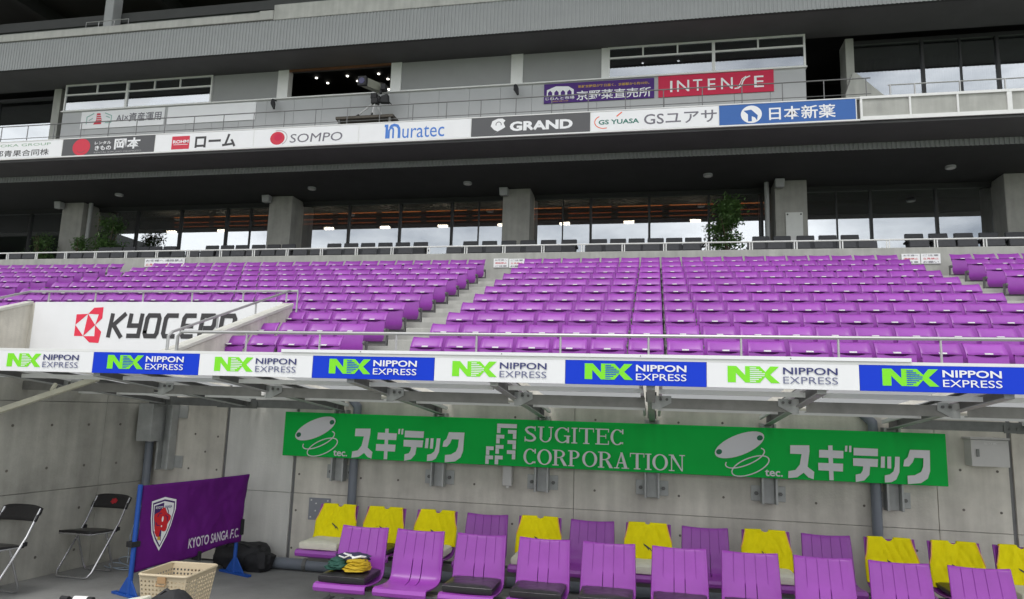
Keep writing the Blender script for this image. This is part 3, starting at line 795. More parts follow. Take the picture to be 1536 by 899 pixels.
# seat centres measured along the row (metres)
BACK = [-17.9, -17.45, -16.95, -16.45, -15.97, -15.46, -13.92, -13.38, -12.86, -12.29, -11.76, -11.25, -9.72, -9.16, -8.61, -8.05, -7.49, -6.92, -5.37, -4.79, -4.21, -3.64,
        -3.03, -2.43, -1.57, -1.03, -.51, .02, .53, 1.05, 2.85, 3.40, 4.0, 4.56, 5.12, 6.69, 7.27, 7.87, 8.46, 9.07, 9.66]
FRONT = [-20.4, -19.9, -18.6, -18.1, -17.6, -17.1, -16.6, -16.1, -15.5, -14.45, -13.95, -13.45, -12.9, -12.4, -11.9, -11.4, -10.9, -10.35, -9.8, -9.25, -8.7, -8.15, -7.6, -7.05, -5.6, -5.0, -4.45,
         -3.9, -3.3, -2.75, -1.65, -1.1, -.6, -.1, .4, .95, 2.6, 3.1, 3.7, 4.25, 4.8, 5.3, 6.5, 7.1, 7.6, 8.2, 8.75, 9.3]
ls = lounge_seat(); first = True
for nm, xs, yy, zz in (('back', BACK, 19.86, 5.85), ('front', FRONT, 18.95, 5.46)):
    for k, x_ in enumerate(xs):
        loc = (x_, yy, zz)
        r_ = ls if first else dup(ls, loc)
        first = False; r_.location = loc
        h = len(xs) // 2
        if k < h: lab = '%s charcoal seat from the left in the %s row before the lounge windows' % (ORD[k], nm)
        else: lab = '%s charcoal seat from the right in the %s row before the lounge windows' % (ORD[len(xs) - 1 - k], nm)
        r_['label'] = lab

# ------------------------------------------------------------------ small fittings on the stand
def speaker(x, label):
    o = thing('wall_speaker', (x, 20.62, 8.3), label, 'speaker', 'loudspeakers on the lounge columns')
    a_ = MB(); a_.hexa([(-.12, -.10, -.02), (.12, -.10, -.02), (.12, .1, .0), (-.12, .1, .0), (-.13, -.13, .22), (.13, -.13, .22), (.13, .1, .22), (-.13, .1, .22)]); a_.build('cabinet', PANEL, o, bevel=.015)
    a_ = MB(); a_.box(-.02, .02, .1, .2, .06, .10); a_.build('bracket', DKGREY, o)
speaker(-20.53, 'pale grey loudspeaker at the top of the leftmost concrete column')
speaker(-12.54, 'pale grey loudspeaker on the column left of the five-pane lounge window')
speaker(-4.55, 'pale grey loudspeaker at the top of the middle concrete column')
speaker(3.48, 'pale grey loudspeaker on the column with the white panel')
for x_, lab in ((-17.67, 'round ceiling light near the left columns'), (-10.66, 'round ceiling light right of the second column'), (-5.56, 'round ceiling light left of the middle column'), (1.47, 'round ceiling light above the tall potted tree'), (7.71, 'round ceiling light at the far right')):
    o = thing('ceiling_light', (x_, 20.05, 8.5), lab, 'ceiling light', 'round lights under the dark lounge ceiling')
    a_ = MB(); a_.tube([(0, 0, .06), (0, 0, 0)], .13, 16); a_.build('housing', PANEL, o, smooth=False)
    a_ = MB(); a_.tube([(0, 0, -.001), (0, 0, -.012)], .10, 16); a_.build('diffuser', WHITEF, o)
o = board('wall_panel', 'blank white panel screwed to the concrete column at right', 'panel', 3.65, 4.11, 6.5, 7.59, 20.76, WHITEF, .03)
b = MB()
for x_ in (3.70, 4.06): b.disc((x_, 20.752, 7.53), .025, (0, 1, 0), 8, 0, .008)
b.build('screw', DKGREY, o, o.location)
def bracket_lamp(x, label):
    o = thing('bracket_lamp', (x, 18.5, 10.8), label, 'lamp', 'small black lamps on the booth wall')
    a_ = MB(); a_.tube([(0, -.0, 0), (0, -.12, -.02), (.02, -.2, -.1)], .018, 6); a_.build('arm', BLKF, o, smooth=True)
    a_ = MB(); a_.tube([(.0, -.18, -.05), (.03, -.22, -.18), (.09, -.24, -.36)], [.05, .075, .03], 8); a_.build('head', BLKF, o, smooth=True)
bracket_lamp(-11.22, 'small black lamp left of the open booth window')
bracket_lamp(-3.82, 'small black lamp left of the purple banner')

# broadcast camera on its platform
o = thing('camera_platform', (-7.93, 17.85, 8.98), 'flat timber platform under the broadcast camera', 'platform')
a_ = MB(); a_.box(-.85, .85, -.3, .3, .70, .78); a_.build('deck', mat('ply_edge', (.09, .075, .06), .7, .2), o, bevel=.006)
for sx in (-.75, .75):
    for sy in (-.25, .25):
        a_ = MB(); a_.box(sx - .03, sx + .03, sy - .03, sy + .03, 0, .70); a_.build('leg', GALV_D, o)
o = thing('broadcast_camera', (-7.76, 17.85, 9.76), 'grey broadcast television camera on a tripod aimed at the pitch', 'camera')
TRI = mat('tripod_grey', (.5, .5, .5), .45, .1)
for dx, dy in ((-.50, -.15), (.02, -.22), (.27, .12)):
    a_ = MB(); a_.tube([(dx * .12, dy * .12, .46), (dx * .8, dy * .8, .10)], .022, 6); a_.tube([(dx * .8, dy * .8, .10), (dx, dy, .02)], .03, 6, 1); a_.disc((dx, dy, 0), .04, (0, 0, 1), 8, 1, .02); a_.build('tripod_leg', [TRI, BLKF], o)
a_ = MB(); a_.tube([(0, 0, .10), (0, 0, .50)], .035, 8); a_.build('column', TRI, o, smooth=True)
a_ = MB(); a_.box(-.09, .10, -.1, .1, .44, .60); a_.box(-.12, .06, -.08, .12, .60, .76); a_.box(-.02, .14, -.02, .1, .5, .7); a_.build('tripod_head', BLKF, o, bevel=.02)
a_ = MB(); a_.hexa([(-.165, -.22, .90), (-.155, -.22, .90), (.135, .25, .90), (-.07, .25, .90), (-.175, -.22, 1.14), (-.155, -.22, 1.14), (.135, .25, 1.14), (-.07, .25, 1.14)])
a_.hexa([(-.37, -.20, .91), (-.16, -.20, .91), (.13, .26, .91), (-.08, .26, .91), (-.37, -.20, 1.13), (-.16, -.20, 1.13), (.13, .26, 1.13), (-.08, .26, 1.13)]); a_.build('camera_body', mat('camera_shell', (.22, .225, .18), .5, .1), o)
a_ = MB(); a_.hexa([(-.42, -.33, .89), (-.17, -.33, .89), (-.157, -.225, .89), (-.38, -.225, .89), (-.42, -.33, 1.16), (-.17, -.33, 1.16), (-.157, -.225, 1.15), (-.38, -.225, 1.15)]); a_.build('lens_hood', BLKF, o, bevel=.008)
a_ = MB(); a_.tube([(-.295, -.331, 1.02), (-.295, -.338, 1.02)], .09, 16); a_.build('lens', mat('lens_dark', (.02, .02, .09), .1), o)
a_ = MB(); a_.box(.13, .27, .0, .2, .88, 1.06); a_.box(.10, .16, .02, .10, .78, .88); a_.build('viewfinder', BLKF, o, bevel=.012)
a_ = MB(); a_.tube([(.05, .1, .66), (.25, .12, .66), (.46, .1, .46)], .018, 6); a_.hexa([(.12, .02, .52), (.38, .02, .50), (.38, .18, .50), (.12, .18, .52), (.16, .02, .70), (.34, .02, .76), (.34, .18, .76), (.16, .18, .70)]); a_.build('pan_handle', BLKF, o, bevel=.01)

# ------------------------------------------------------------------ potted trees before the lounge windows
def leafy(name, loc, label, h, w_, n, seed, tree=True):
    rnd = random.Random(seed)
    o = thing(name, loc, label, 'plant')
    a_ = MB(); a_.tube([(0, 0, 0), (0, 0, .32)], [.17, .21], 14); a_.build('pot', FRAMEG, o)
    a_ = MB(); st = []
    for q in range(4):
        ang = rnd.uniform(0, 6.28); top = (w_ * .25 * math.cos(ang), w_ * .25 * math.sin(ang), h * rnd.uniform(.7, .95)); st.append(top)
        a_.tube([(0, 0, .28), (top[0] * .3, top[1] * .3, h * .45), top], [.025, .018, .008], 6)
    a_.build('trunk', BARK, o, smooth=True)
    a_ = MB()
    clumps = []
    for q in range(26):
        z = h * (.32 + .66 * rnd.random()); rr = w_ * .5 * (1 - .55 * abs(z / h - .55) / .45) * rnd.uniform(.2, 1); an = rnd.uniform(0, 6.28)
        clumps.append((rr * math.cos(an), rr * math.sin(an) * .8, z))
    for q in range(n):
        c = rnd.choice(clumps); sz = rnd.uniform(.035, .075)
        p = Vector(c) + Vector((rnd.gauss(0, w_ * .11), rnd.gauss(0, w_ * .1), rnd.gauss(0, h * .05)))
        d = Vector((rnd.gauss(0, 1), rnd.gauss(0, 1), rnd.gauss(-.2, .7))).normalized()
        s2 = d.cross(Vector((rnd.random(), rnd.random(), 1))).normalized()
        a_.add([p, p + d * sz + s2 * sz * .4, p + d * sz * 2, p + d * sz - s2 * sz * .4], [(0, 1, 2, 3)])
    a_.build('foliage', LEAF, o)
leafy('potted_tree', (2.02, 20.5, 5.85), 'tall dark green potted tree by the lounge windows at right', 2.06, 1.0, 2200, 3)
leafy('potted_tree', (-18.25, 20.5, 5.85), 'tall green potted tree right of the left column', 2.0, 1.0, 2500, 4)
leafy('potted_plant', (-20.75, 20.3, 5.85), 'low green potted plant left of the left column', 1.42, 1.0, 900, 5)
leafy('potted_plant', (-19.1, 20.2, 5.85), 'small green potted plant between the left column and tall tree', 1.25, .7, 700, 6)

# ------------------------------------------------------------------ dugout wall
WO = (0, 7.7, 0)
DW = thing('dugout_wall', WO, 'long bare concrete wall behind the dugout benches', 'wall')
cuts = [-5.95, -4.94, -4.05, -.84, 2.66, 3.31, 6.5, 9]
zc = [0, .79, 2.2]
b = MB()
for i in range(len(cuts) - 1):
    g0 = .02 if cuts[i] in (-4.94, -4.05, 3.31) else .0025
    g1 = .02 if cuts[i + 1] in (-4.94, -4.05, 3.31) else .0025
    for j in range(2): b.box(cuts[i] + g0, cuts[i + 1] - g1, 7.70, 7.84, zc[j] + (.0025 if j else 0), zc[j + 1] - .0025, 1 if i == 1 else 0)
b.build('concrete_panel', [CONC_W, CONC_P], DW, WO, bevel=.003)
b = MB(); b.box(-6.2, 9, 7.722, 7.86, 0, 2.199)
b.build('wall_core', SEAL, DW, WO)
b = MB()
for x_, z_ in [(-3.98, 1.0), (-2.79, .99), (-1.92, .99), (-3.23, .99), (-3.99, .6), (-1.49, .6), (-4.01, .19), (-.62, .99), (.24, .98), (.68, .99), (.25, .59), (1.56, .98), (2.0, .98), (2.87, 1.36), (3.19, 1.36),
               (2.88, .99), (3.2, .98), (2.45, .59), (-1.49, 1.72), (-.62, 1.72), (.24, 1.72), (.68, 1.73), (-5.35, 1.4), (-5.05, 1.38), (-5.4, 1.0), (-5.03, 1.0), (-5.2, 1.2), (3.6, 1.36), (3.6, .98), (-2.8, .6), (-.6, .6), (1.1, .59), (1.6, .59)]:
    b.disc((x_, 7.698, z_), .0125, (0, 1, 0), 10, 0, .01)
b.build('tie_hole', mat('hole_dark', (.16, .145, .125), .9, .4), DW, WO)
# side wall of the tunnel
SW = thing('tunnel_side_wall', (-6.0, 6.4, 0), 'bare concrete side wall behind the folding chairs', 'wall')
def sw(y): return -5.92 - (7.7 - y) * .10
b = MB()
for ya, yb in ((3.0, 5.0), (5.0, 6.99), (6.99, 7.72)):
    for j in range(3):
        z0, z1 = ((0, .84), (.84, 1.74), (1.74, 2.2))[j]
        ya_, yb_ = ya + .0025, yb - .0025; z0 += .0025 * (j > 0); z1 -= .0025
        b.hexa([(sw(ya_) - .14, ya_, z0), (sw(ya_), ya_, z0), (sw(yb_), yb_, z0), (sw(yb_) - .14, yb_, z0), (sw(ya_) - .14, ya_, z1), (sw(ya_), ya_, z1), (sw(yb_), yb_, z1), (sw(yb_) - .14, yb_, z1)])
b.build('concrete_panel', CONC_S, SW, (-6.0, 6.4, 0), bevel=.003)
b = MB(); b.hexa([(sw(3) - .2, 3, 0), (sw(3) - .02, 3, 0), (sw(7.71) - .02, 7.71, 0), (sw(7.71) - .2, 7.71, 0), (sw(3) - .2, 3, 2.19), (sw(3) - .02, 3, 2.19), (sw(7.71) - .02, 7.71, 2.19), (sw(7.71) - .2, 7.71, 2.19)])
b.build('wall_core', SEAL, SW, (-6.0, 6.4, 0))
b = MB()
for yy in (5.5, 5.92, 6.34, 6.78, 7.2):
    for z_ in (1.5, 1.07, .63, .2):
        b.disc((sw(yy) - .005, yy, z_), .014, (1, 0, 0), 10, 0, .008)
b.build('tie_hole', MATS['hole_dark'], SW, (-6.0, 6.4, 0))

# pipes
def pipe(label, pts, r, clips=()):
    o = thing('drain_pipe', pts[0], label, 'pipe')
    a_ = MB(); a_.tube(pts, r, 14); a_.build('pipe_run', PIPE, o, pts[0], smooth=True)
    for c in clips:
        a_ = MB(); a_.tube([(c[0], c[1], c[2] - .02), (c[0], c[1], c[2] + .02)] if c[3] == 'z' else [(c[0] - .02, c[1], c[2]), (c[0] + .02, c[1], c[2])], r * 1.15, 14)
        a_.build('pipe_collar', GALV_D, o, pts[0])
pipe('grey downpipe in the dark corner behind the violet banner', [(-5.86, 7.58, 0), (-5.86, 7.58, 1.50), (-5.86, 7.60, 1.57), (-5.80, 7.66, 1.66), (-5.75, 7.69, 1.72)], .048, [(-5.86, 7.58, 1.5, 'z'), (-5.86, 7.58, .5, 'z')])
pipe('grey downpipe behind the left end of the back bench', [(-3.29, 7.62, 0), (-3.29, 7.62, 1.70), (-3.29, 7.63, 1.78), (-3.38, 7.67, 1.86), (-3.44, 7.69, 1.92)], .048)
pipe('grey downpipe behind the right part of the back bench', [(2.09, 7.62, 0), (2.09, 7.62, 1.70), (2.09, 7.63, 1.78), (2.02, 7.67, 1.86), (1.97, 7.69, 1.92)], .048)
pipe('thick grey pipe lying along the wall foot behind the benches', [(-4.15, 7.5, .065), (6, 7.5, .065)], .06, [(-3.72, 7.5, .065, 'x'), (-1.5, 7.5, .065, 'x'), (.8, 7.5, .065, 'x')])

# wall brackets, one behind every rafter
RX = [-3.47, -2.31, -1.17, -.03, 1.11, 2.25]
def bracket(x, label, z0=.955, zt=1.74, pl=True):
    o = thing('wall_bracket', (x, 7.7, z0), label, 'bracket', 'steel brackets bolting the canopy to the wall')
    a_ = MB()
    a_.box(-.075, -.055, -.13, -.016, 0, zt - z0); a_.box(.055, .075, -.13, -.016, 0, zt - z0); a_.box(-.054, .054, -.05, -.03, 0, zt - z0)
    a_.build('channel', BRK, o, bevel=.003)
    a_ = MB(); a_.box(-.165, .165, -.015, -.003, .02, .17); a_.build('base_plate', BRK, o, bevel=.003)
    for s_ in (-1, 1):
        a_ = MB(); a_.disc((s_ * .115, -.016, .095), .02, (0, -1, 0), 6, 0, .022); a_.build('bolt', GALV_D, o)
for x_, lab in zip(RX, ['behind the left end of the green sign', 'under the white katakana at left', 'below the pixel emblem', 'below the serif lettering', 'below the right disc emblem', 'under the right end of the green sign']):
    bracket(x_, 'steel wall bracket ' + lab)
o = thing('wall_bracket', (-5.67, 7.7, .98), 'tall steel wall bracket in the left corner above the violet banner', 'bracket', 'steel brackets bolting the canopy to the wall')
a_ = MB(); a_.box(-.085, -.06, -.14, -.016, 0, .76); a_.box(.06, .085, -.14, -.016, 0, .76); a_.box(-.058, .058, -.06, -.035, 0, .76); a_.build('channel', BRK, o, bevel=.003)
a_ = MB(); a_.box(-.17, .19, -.015, -.003, .02, .16); a_.build('base_plate', BRK, o, bevel=.003)
a_ = MB(); a_.box(-.05, .20, -.015, -.003, .6, .75); a_.build('base_plate', BRK, o, bevel=.003)
a_ = MB(); a_.box(-.21, -.02, -.34, -.145, .33, .76); a_.build('cover_box', BRK, o, bevel=.004)

# ------------------------------------------------------------------ canopy over the benches
CO = (-1, 6.2, 1.7)
PURL = mat('purlin_steel', (.24, .235, .22), .45, .22, 6, metal=.3)
CA = thing('dugout_canopy', CO, 'steel and polycarbonate canopy roof over the dugout benches', 'canopy')
def rz_(y): return 1.97 - (y - 5.17) * .1008      # underside of the rafters
ALLR = [-6.75, -5.62, -4.58] + RX + [3.39, 4.5]
for x_ in ALLR:
    a_ = MB(); y0, y1 = 5.19, 7.66
    if x_ < -6: y1 = 7.0
    def pr(yy, dz): return (yy, rz_(yy) + dz)
    a_.prism([pr(y0, .010), pr(y1, .010), pr(y1, .13), pr(y0, .125)], x_ - .005, x_ + .005, lambda p, q, x: (x, p, q))
    a_.prism([pr(y0, 0), pr(y1, 0), pr(y1, .009), pr(y0, .009)], x_ - .03, x_ + .03, lambda p, q, x: (x, p, q), 1)
    a_.prism([pr(y0, .126), pr(y1, .131), pr(y1, .140), pr(y0, .135)], x_ - .03, x_ + .03, lambda p, q, x: (x, p, q))
    a_.prism([pr(y0 - .006, .0), pr(y0 - .001, .0), pr(y0 - .001, .13), pr(y0 - .006, .13)], x_ - .03, x_ + .03, lambda p, q, x: (x, p, q), 1)
    for yy in (5.98, 7.4):
        if yy < y1: a_.prism([pr(yy, .0095), pr(yy + .008, .0095), pr(yy + .008, .09), pr(yy, .09)], x_ - .043, x_ + .043, lambda p, q, x: (x, p, q))
    r_ = a_.build('rafter', [GALV_D, BRK], CA, CO)
    sg = -1 if x_ > 0 else 1                # the splice plates sit on the side towards the middle
    c_ = MB()
    pl = [(x_ + sg * .006, 1.95), (x_ + sg * .16, 1.95), (x_ + sg * .16, 1.893), (x_ + sg * .06, 1.838), (x_ + sg * .006, 1.838)]
    c_.prism(pl if sg > 0 else pl[::-1], 5.953, 5.961, lambda p, q, yy: (p, yy, q))
    c_.build('gusset_plate', BRK, r_, CO)
    for dx in (.075, .125):
        c_ = MB(); c_.disc((x_ + sg * dx, 5.952, 1.92), .012, (0, -1, 0), 6, 0, .012); c_.build('bolt', GALV_D, r_, CO)
for a0, a1 in zip(ALLR[:-1], ALLR[1:]):
    a_ = MB(); a_.box(a0 + .05, a1 - .05, 5.965, 5.972, 1.848, 1.932); a_.box(a0 + .05, a1 - .05, 5.973, 6.03, 1.848, 1.855); a_.box(a0 + .05, a1 - .05, 5.973, 6.03, 1.925, 1.932)
    a_.build('purlin', PURL, CA, CO)
for a0, a1 in ((-5.80, -3.52), (2.30, 4.5)):
    a_ = MB(); a_.box(a0, a1, 7.42, 7.428, 1.735, 1.825); a_.box(a0, a1, 7.429, 7.48, 1.735, 1.742)
    m0 = (a0 + a1) / 2
    a_.box(m0 - .25, m0 + .25, 7.41, 7.419, 1.725, 1.80)
    for dx in (-.2, -.14, .08, .14): a_.disc((m0 + dx, 7.409, 1.765), .012, (0, -1, 0), 6, 0, .01)
    a_.build('rear_beam', GALV, CA, CO)
for a0, a1 in zip(ALLR[:-1], ALLR[1:]):
    a_ = MB(); q = .13
    a_.add([(a0 + .07, 5.17, rz_(5.17) + .145), (a1 - .07, 5.17, rz_(5.17) + .145), (a1 - .07, 7.69, rz_(7.69) + .20), (a0 + .07, 7.69, rz_(7.69) + .20)], [(0, 1, 2, 3)])
    g_ = a_.build('roof_sheet', POLY, CA, CO)
    a_ = MB()
    for yy in (5.42, 6.6): a_.box(a0 + .06, a1 - .06, yy, yy + .04, rz_(yy) + .005, rz_(yy) + .040)
    for xx in (a0 + .06, a1 - .085): a_.hexa([(xx, 5.2, rz_(5.2) + .052), (xx + .025, 5.2, rz_(5.2) + .052), (xx + .025, 7.6, rz_(7.6) + .052), (xx, 7.6, rz_(7.6) + .052), (xx, 5.2, rz_(5.2) + .085), (xx + .025, 5.2, rz_(5.2) + .085), (xx + .025, 7.6, rz_(7.6) + .085), (xx, 7.6, rz_(7.6) + .085)])
    a_.build('sheet_frame', WHITEF, g_, CO)
a_ = MB(); a_.box(-8, 5.25, 5.10, 5.16, 2.167, 2.188); a_.build('edge_trim', WHITEF, CA, CO)
a_ = MB(); a_.box(-2.86, 1.65, 5.09, 5.17, 2.189, 2.213); a_.build('top_plate', WHITE, CA, CO)
a_ = MB()
for x_ in (-2.2, -1.1, -.1, .9): a_.disc((x_, 5.089, 2.201), .004, (0, -1, 0), 6, 0, .003)
a_.build('rivet', GALV_D, CA, CO)
a_ = MB(); a_.bar((-6.3, 5.62, 1.535), (-4.95, 5.62, 1.965), .05, .05); a_.bar((-5.42, 5.62, 1.84), (-5.42, 5.66, 1.91), .03, .03)
tag(a_.build('support_bar', CREAMP, None, (-6.3, 5.62, 1.535), bevel=.006), 'cream painted bar sloping under the left end of the canopy', 'bar')

# logo boards along the canopy edge
for k in range(-2, 9):
    x0 = -4.555 + .981 * (k - 1); x1 = x0 + .981
    if x1 < -6.4 or x0 > 4.5: continue
    blue = (k % 2 == 1)
    nm = ORD[max(0, (k - 1) // 2 if blue else k // 2)]
    lab = '%s canopy edge board with lime logo, %s of the %s ones from the left' % ('blue' if blue else 'white', nm, 'blue' if blue else 'white')
    if x1 < -5.6: lab = '%s canopy board outside the left edge' % ('blue' if blue else 'white')
    o = board('logo_board', lab, 'sign board', x0 + .0015, x1 - .0015, 1.995, 2.166, 5.1, BLUE if blue else WHITE, .03, 'logo boards along the canopy edge', bevel=.001)
    y = 5.0985
    def f(t, x0=x0, blue=blue):
        lx, w_, lz, h_ = x0 + .139, .34, 2.032, .112
        P = lambda a, c: (lx + a * w_, lz + c * h_)
        t.poly([P(0, 0), P(.16, 0), P(.16, .58), P(.34, 0), P(.5, 0), P(.5, 1), P(.34, 1), P(.34, .45), P(.17, 1), P(0, 1)], y, 0)
        t.poly([P(.5, 0), P(.62, 0), P(.72, .36), P(.83, 0), P(1.0, 0), P(.82, .5), P(.99, 1), P(.82, 1), P(.73, .66), P(.62, 1), P(.5, 1)], y, 0)
        for i in range(8):
            c = .06 + i * .115; tip = .50 + .24 * (1 - abs(c + .03 - .5) / .5)
            t.poly([P(.43, c), P(tip, c), P(tip, c + .055), P(.43, c + .055)], y, 1)
        t.text('NIPPON', x0 + .50, x0 + .845, 2.093, 2.140, y, 2, .022 if blue else .014)
        t.text('EXPRESS', x0 + .50, x0 + .845, 2.031, 2.078, y, 3, .004 if blue else -.004)
    letters(o, f, [LIME, BLUE, WHITE, WHITE] if blue else [LIME, WHITE, NAVY, NAVYL])

# ------------------------------------------------------------------ long green sign
GY = 7.5
o = board('wall_sign', 'long green sign with white katakana, disc emblems and serif capitals on the wall', 'sign board', -4.10, 2.69, 1.215, 1.70, GY, GREEN, .04)
y = GY - .002
def serif(t, s_, x0, x1, z0, z1):
    """one serif capital in the box"""
    w_ = x1 - x0; h = z1 - z0; th = .20 * w_ if s_ != 'I' else .4 * w_; th = min(th, .028); tn = .010; sf = .010
    def stem(x, ser=True, a=0., c=1., wd=None):
        wd = wd or th
        t.rect(x - wd / 2, x + wd / 2, z0 + a * h, z0 + c * h, y, 0)
        if ser:
            for zz in ((z0, z0 + sf), (z1 - sf, z1)): t.rect(x - wd / 2 - .018, x + wd / 2 + .018, zz[0], zz[1], y, 0)
    if s_ == 'I': stem((x0 + x1) / 2)
    elif s_ == 'O': t.crescent((x0 + x1) / 2, (z0 + z1) / 2, w_ / 2, h / 2, th, tn, y)
    elif s_ in 'CG':
        t.crescent((x0 + x1) / 2, (z0 + z1) / 2, w_ / 2, h / 2, th, tn, y, 0, 42, 318)
        xe = x0 + w_ * .87
        t.rect(xe - .004, xe + .010, z1 - h * .30, z1, y, 0)
        if s_ == 'C': t.rect(xe - .004, xe + .008, z0 + h * .08, z0 + h * .2, y, 0)
        else: t.rect(xe - th / 2, xe + th / 2, z0, z0 + h * .42, y, 0); t.rect(xe - .04, xe + .025, z0 + h * .42, z0 + h * .42 + sf, y, 0)
    elif s_ == 'S':
        t.text('S', x0, x1, z0, z1, y, 0, -.005); t.rect(x0, x0 + .010, z0, z0 + h * .32, y, 0); t.rect(x1 - .018, x1 - .008, z1 - h * .30, z1, y, 0)
    elif s_ == 'U':
        t.rect(x0 + .02, x0 + .02 + th, z0 + h * .3, z1, y, 0); t.rect(x1 - .03, x1 - .018, z0 + h * .3, z1, y, 0)
        t.crescent((x0 + x1) / 2 - .0, z0 + h * .32, w_ / 2 - .02, h * .32, th * .8, tn, y, 0, 180, 360)
        t.rect(x0, x0 + .04 + th, z1 - sf, z1, y, 0); t.rect(x1 - .05, x1, z1 - sf, z1, y, 0)
    elif s_ == 'T':
        stem((x0 + x1) / 2); t.rect(x0, x1, z1 - tn, z1, y, 0); t.rect(x0, x0 + .008, z1 - h * .25, z1, y, 0); t.rect(x1 - .008, x1, z1 - h * .25, z1, y, 0)
    elif s_ == 'E':
        stem(x0 + .018 + th / 2); t.rect(x0, x1, z1 - tn, z1, y, 0); t.rect(x0, x1, z0, z0 + tn, y, 0); t.rect(x0 + .02, x1 - .03, z0 + h * .5, z0 + h * .5 + tn, y, 0)
        t.rect(x1 - .009, x1, z1 - h * .22, z1, y, 0); t.rect(x1 - .009, x1, z0, z0 + h * .25, y, 0); t.rect(x1 - .036, x1 - .028, z0 + h * .38, z0 + h * .66, y, 0)
    elif s_ in 'RP':
        xs = x0 + .018 + th / 2; stem(xs)
        t.crescent(xs + w_ * .2, z0 + h * .74, w_ * .42, h * .26, th * .9, tn, y, 0, -90, 90)
        t.rect(xs, xs + w_ * .2, z1 - tn, z1, y, 0); t.rect(xs, xs + w_ * .2, z0 + h * .48, z0 + h * .48 + tn, y, 0)
        if s_ == 'R': t.poly([(xs + w_ * .28, z0 + h * .48), (xs + w_ * .28 + th, z0 + h * .48), (x1, z0), (x1 - th * 1.3, z0)], y, 0)
    elif s_ == 'A':
        m_ = (x0 + x1) / 2
        t.poly([(x0 + .02, z0), (x0 + .032, z0), (m_ + .006, z1), (m_ - .006, z1)], y, 0)
        t.poly([(x1 - .03 - th * .6, z0), (x1 - .02 + .006, z0), (m_ + .010, z1), (m_ - .012, z1)], y, 0)
        t.rect(x0 + .05, x1 - .05, z0 + h * .32, z0 + h * .32 + tn, y, 0); t.rect(x0, x0 + .055, z0, z0 + sf, y, 0); t.rect(x1 - .075, x1, z0, z0 + sf, y, 0)
    elif s_ == 'N':
        t.rect(x0 + .022, x0 + .033, z0, z1, y, 0); t.rect(x1 - .033, x1 - .022, z0, z1, y, 0)
        t.poly([(x0 + .012, z1), (x0 + .012 + th * 1.2, z1), (x1 - .022, z0), (x1 - .034, z0)], y, 0)
        t.rect(x0, x0 + .055, z0, z0 + sf, y, 0); t.rect(x1 - .055, x1, z1 - sf, z1, y, 0); t.rect(x0, x0 + .05, z1 - sf, z1, y, 0)
def f(t):
    def K(x, y_, X0):
        return (X0 + (x - 560) / 930 * 1.275, 1.54 - (y_ - .033 * (x - 565) - 157) / 235 * .315)
    glyphs = [[(580, 157), (708, 157), (708, 200), (692, 310), (735, 345), (730, 398), (695, 385), (665, 352), (620, 385), (560, 392), (563, 342), (610, 333), (640, 295), (655, 220), (578, 218)],
              [(833, 157), (862, 157), (862, 402), (833, 402)], [(772, 188), (933, 195), (930, 248), (770, 243)], [(763, 280), (927, 285), (924, 340), (763, 333)],
              [(945, 158), (960, 158), (957, 200), (942, 200)], [(971, 158), (986, 158), (984, 203), (969, 203)],
              [(1000, 172), (1158, 178), (1155, 230), (998, 225)],
              [(993, 245), (1155, 250), (1150, 305), (1102, 303), (1095, 360), (1060, 400), (1005, 412), (1006, 360), (1040, 352), (1053, 330), (1058, 302), (993, 298)],
              [(1175, 232), (1200, 232), (1196, 310), (1170, 310)], [(1215, 232), (1240, 232), (1237, 315), (1212, 313)],
              [(1265, 232), (1295, 233), (1288, 340), (1265, 390), (1235, 408), (1192, 412), (1193, 362), (1225, 355), (1250, 335), (1260, 300)],
              [(1362, 183), (1488, 186), (1482, 330), (1465, 380), (1420, 412), (1338, 420), (1338, 362), (1385, 358), (1425, 335), (1440, 300), (1445, 240), (1388, 238), (1375, 270), (1350, 298), (1315, 298), (1322, 255), (1345, 235)]]
    for X0 in (-3.27, 1.27):
        for g in glyphs: t.poly([K(a, c, X0) for a, c in g], y, 0)
        cx = X0 - .45; cz = 1.525; ro = R(24)
        t.ell(cx, cz, .255, .098, y, 0, 30, ro)
        t.ell(cx + .195, cz + .075, .03, .026, y, 1, 10, ro); t.ell(cx - .195, cz - .075, .03, .026, y, 1, 10, ro)
        t.ring(cx + .05, cz - .125, .20, .068, .011, y, 0, 30, ro, -205, 25); t.ring(cx + .10, cz - .20, .19, .075, .011, y, 0, 30, ro)
        t.text('tec.', cx + .235, cx + .40, 1.235, 1.30, y, 0, .02)
    def Q(x, y_): return (-1.64 + (x - 125) * .00152, 1.65 - (y_ - 52) * .00152)
    def rc(xa, xb, ya, yb):
        a = Q(xa, yb); c = Q(xb, ya); t.rect(a[0], c[0], a[1], c[1], y, 0)
    rc(125, 265, 52, 80); rc(125, 150, 81, 117)
    for a, c in ((203, 93), (202, 163), (200, 231)): rc(a, a + 60, c, c + 25); rc(a + 36, a + 60, c + 26, c + 60)
    for a, c in ((122, 128), (119, 198), (116, 270)): rc(a, a + 56, c, c + 25); rc(a, a + 25, c + 26, c + 60)
    for a, c in ((52, 210), (50, 272)): rc(a, a + 54, c, c + 25); rc(a, a + 24, c + 26, c + 58)
    x_ = -1.34
    for s_, a_ in zip('SUGITEC', (.135, .175, .17, .075, .165, .15, .15)): serif(t, s_, x_, x_ + a_ - .012, 1.475, 1.635); x_ += a_ + .004
    x_ = -1.345
    for s_, a_ in zip('CORPORATION', (.15, .165, .165, .15, .165, .165, .165, .155, .075, .165, .17)): serif(t, s_, x_, x_ + a_ - .012, 1.245, 1.405); x_ += a_ - .004
letters(o, f, [mat('off_white_print', (.66, .66, .68), .5, .02), mat('deep_green_print', (.0, .14, .06), .5, .02)])

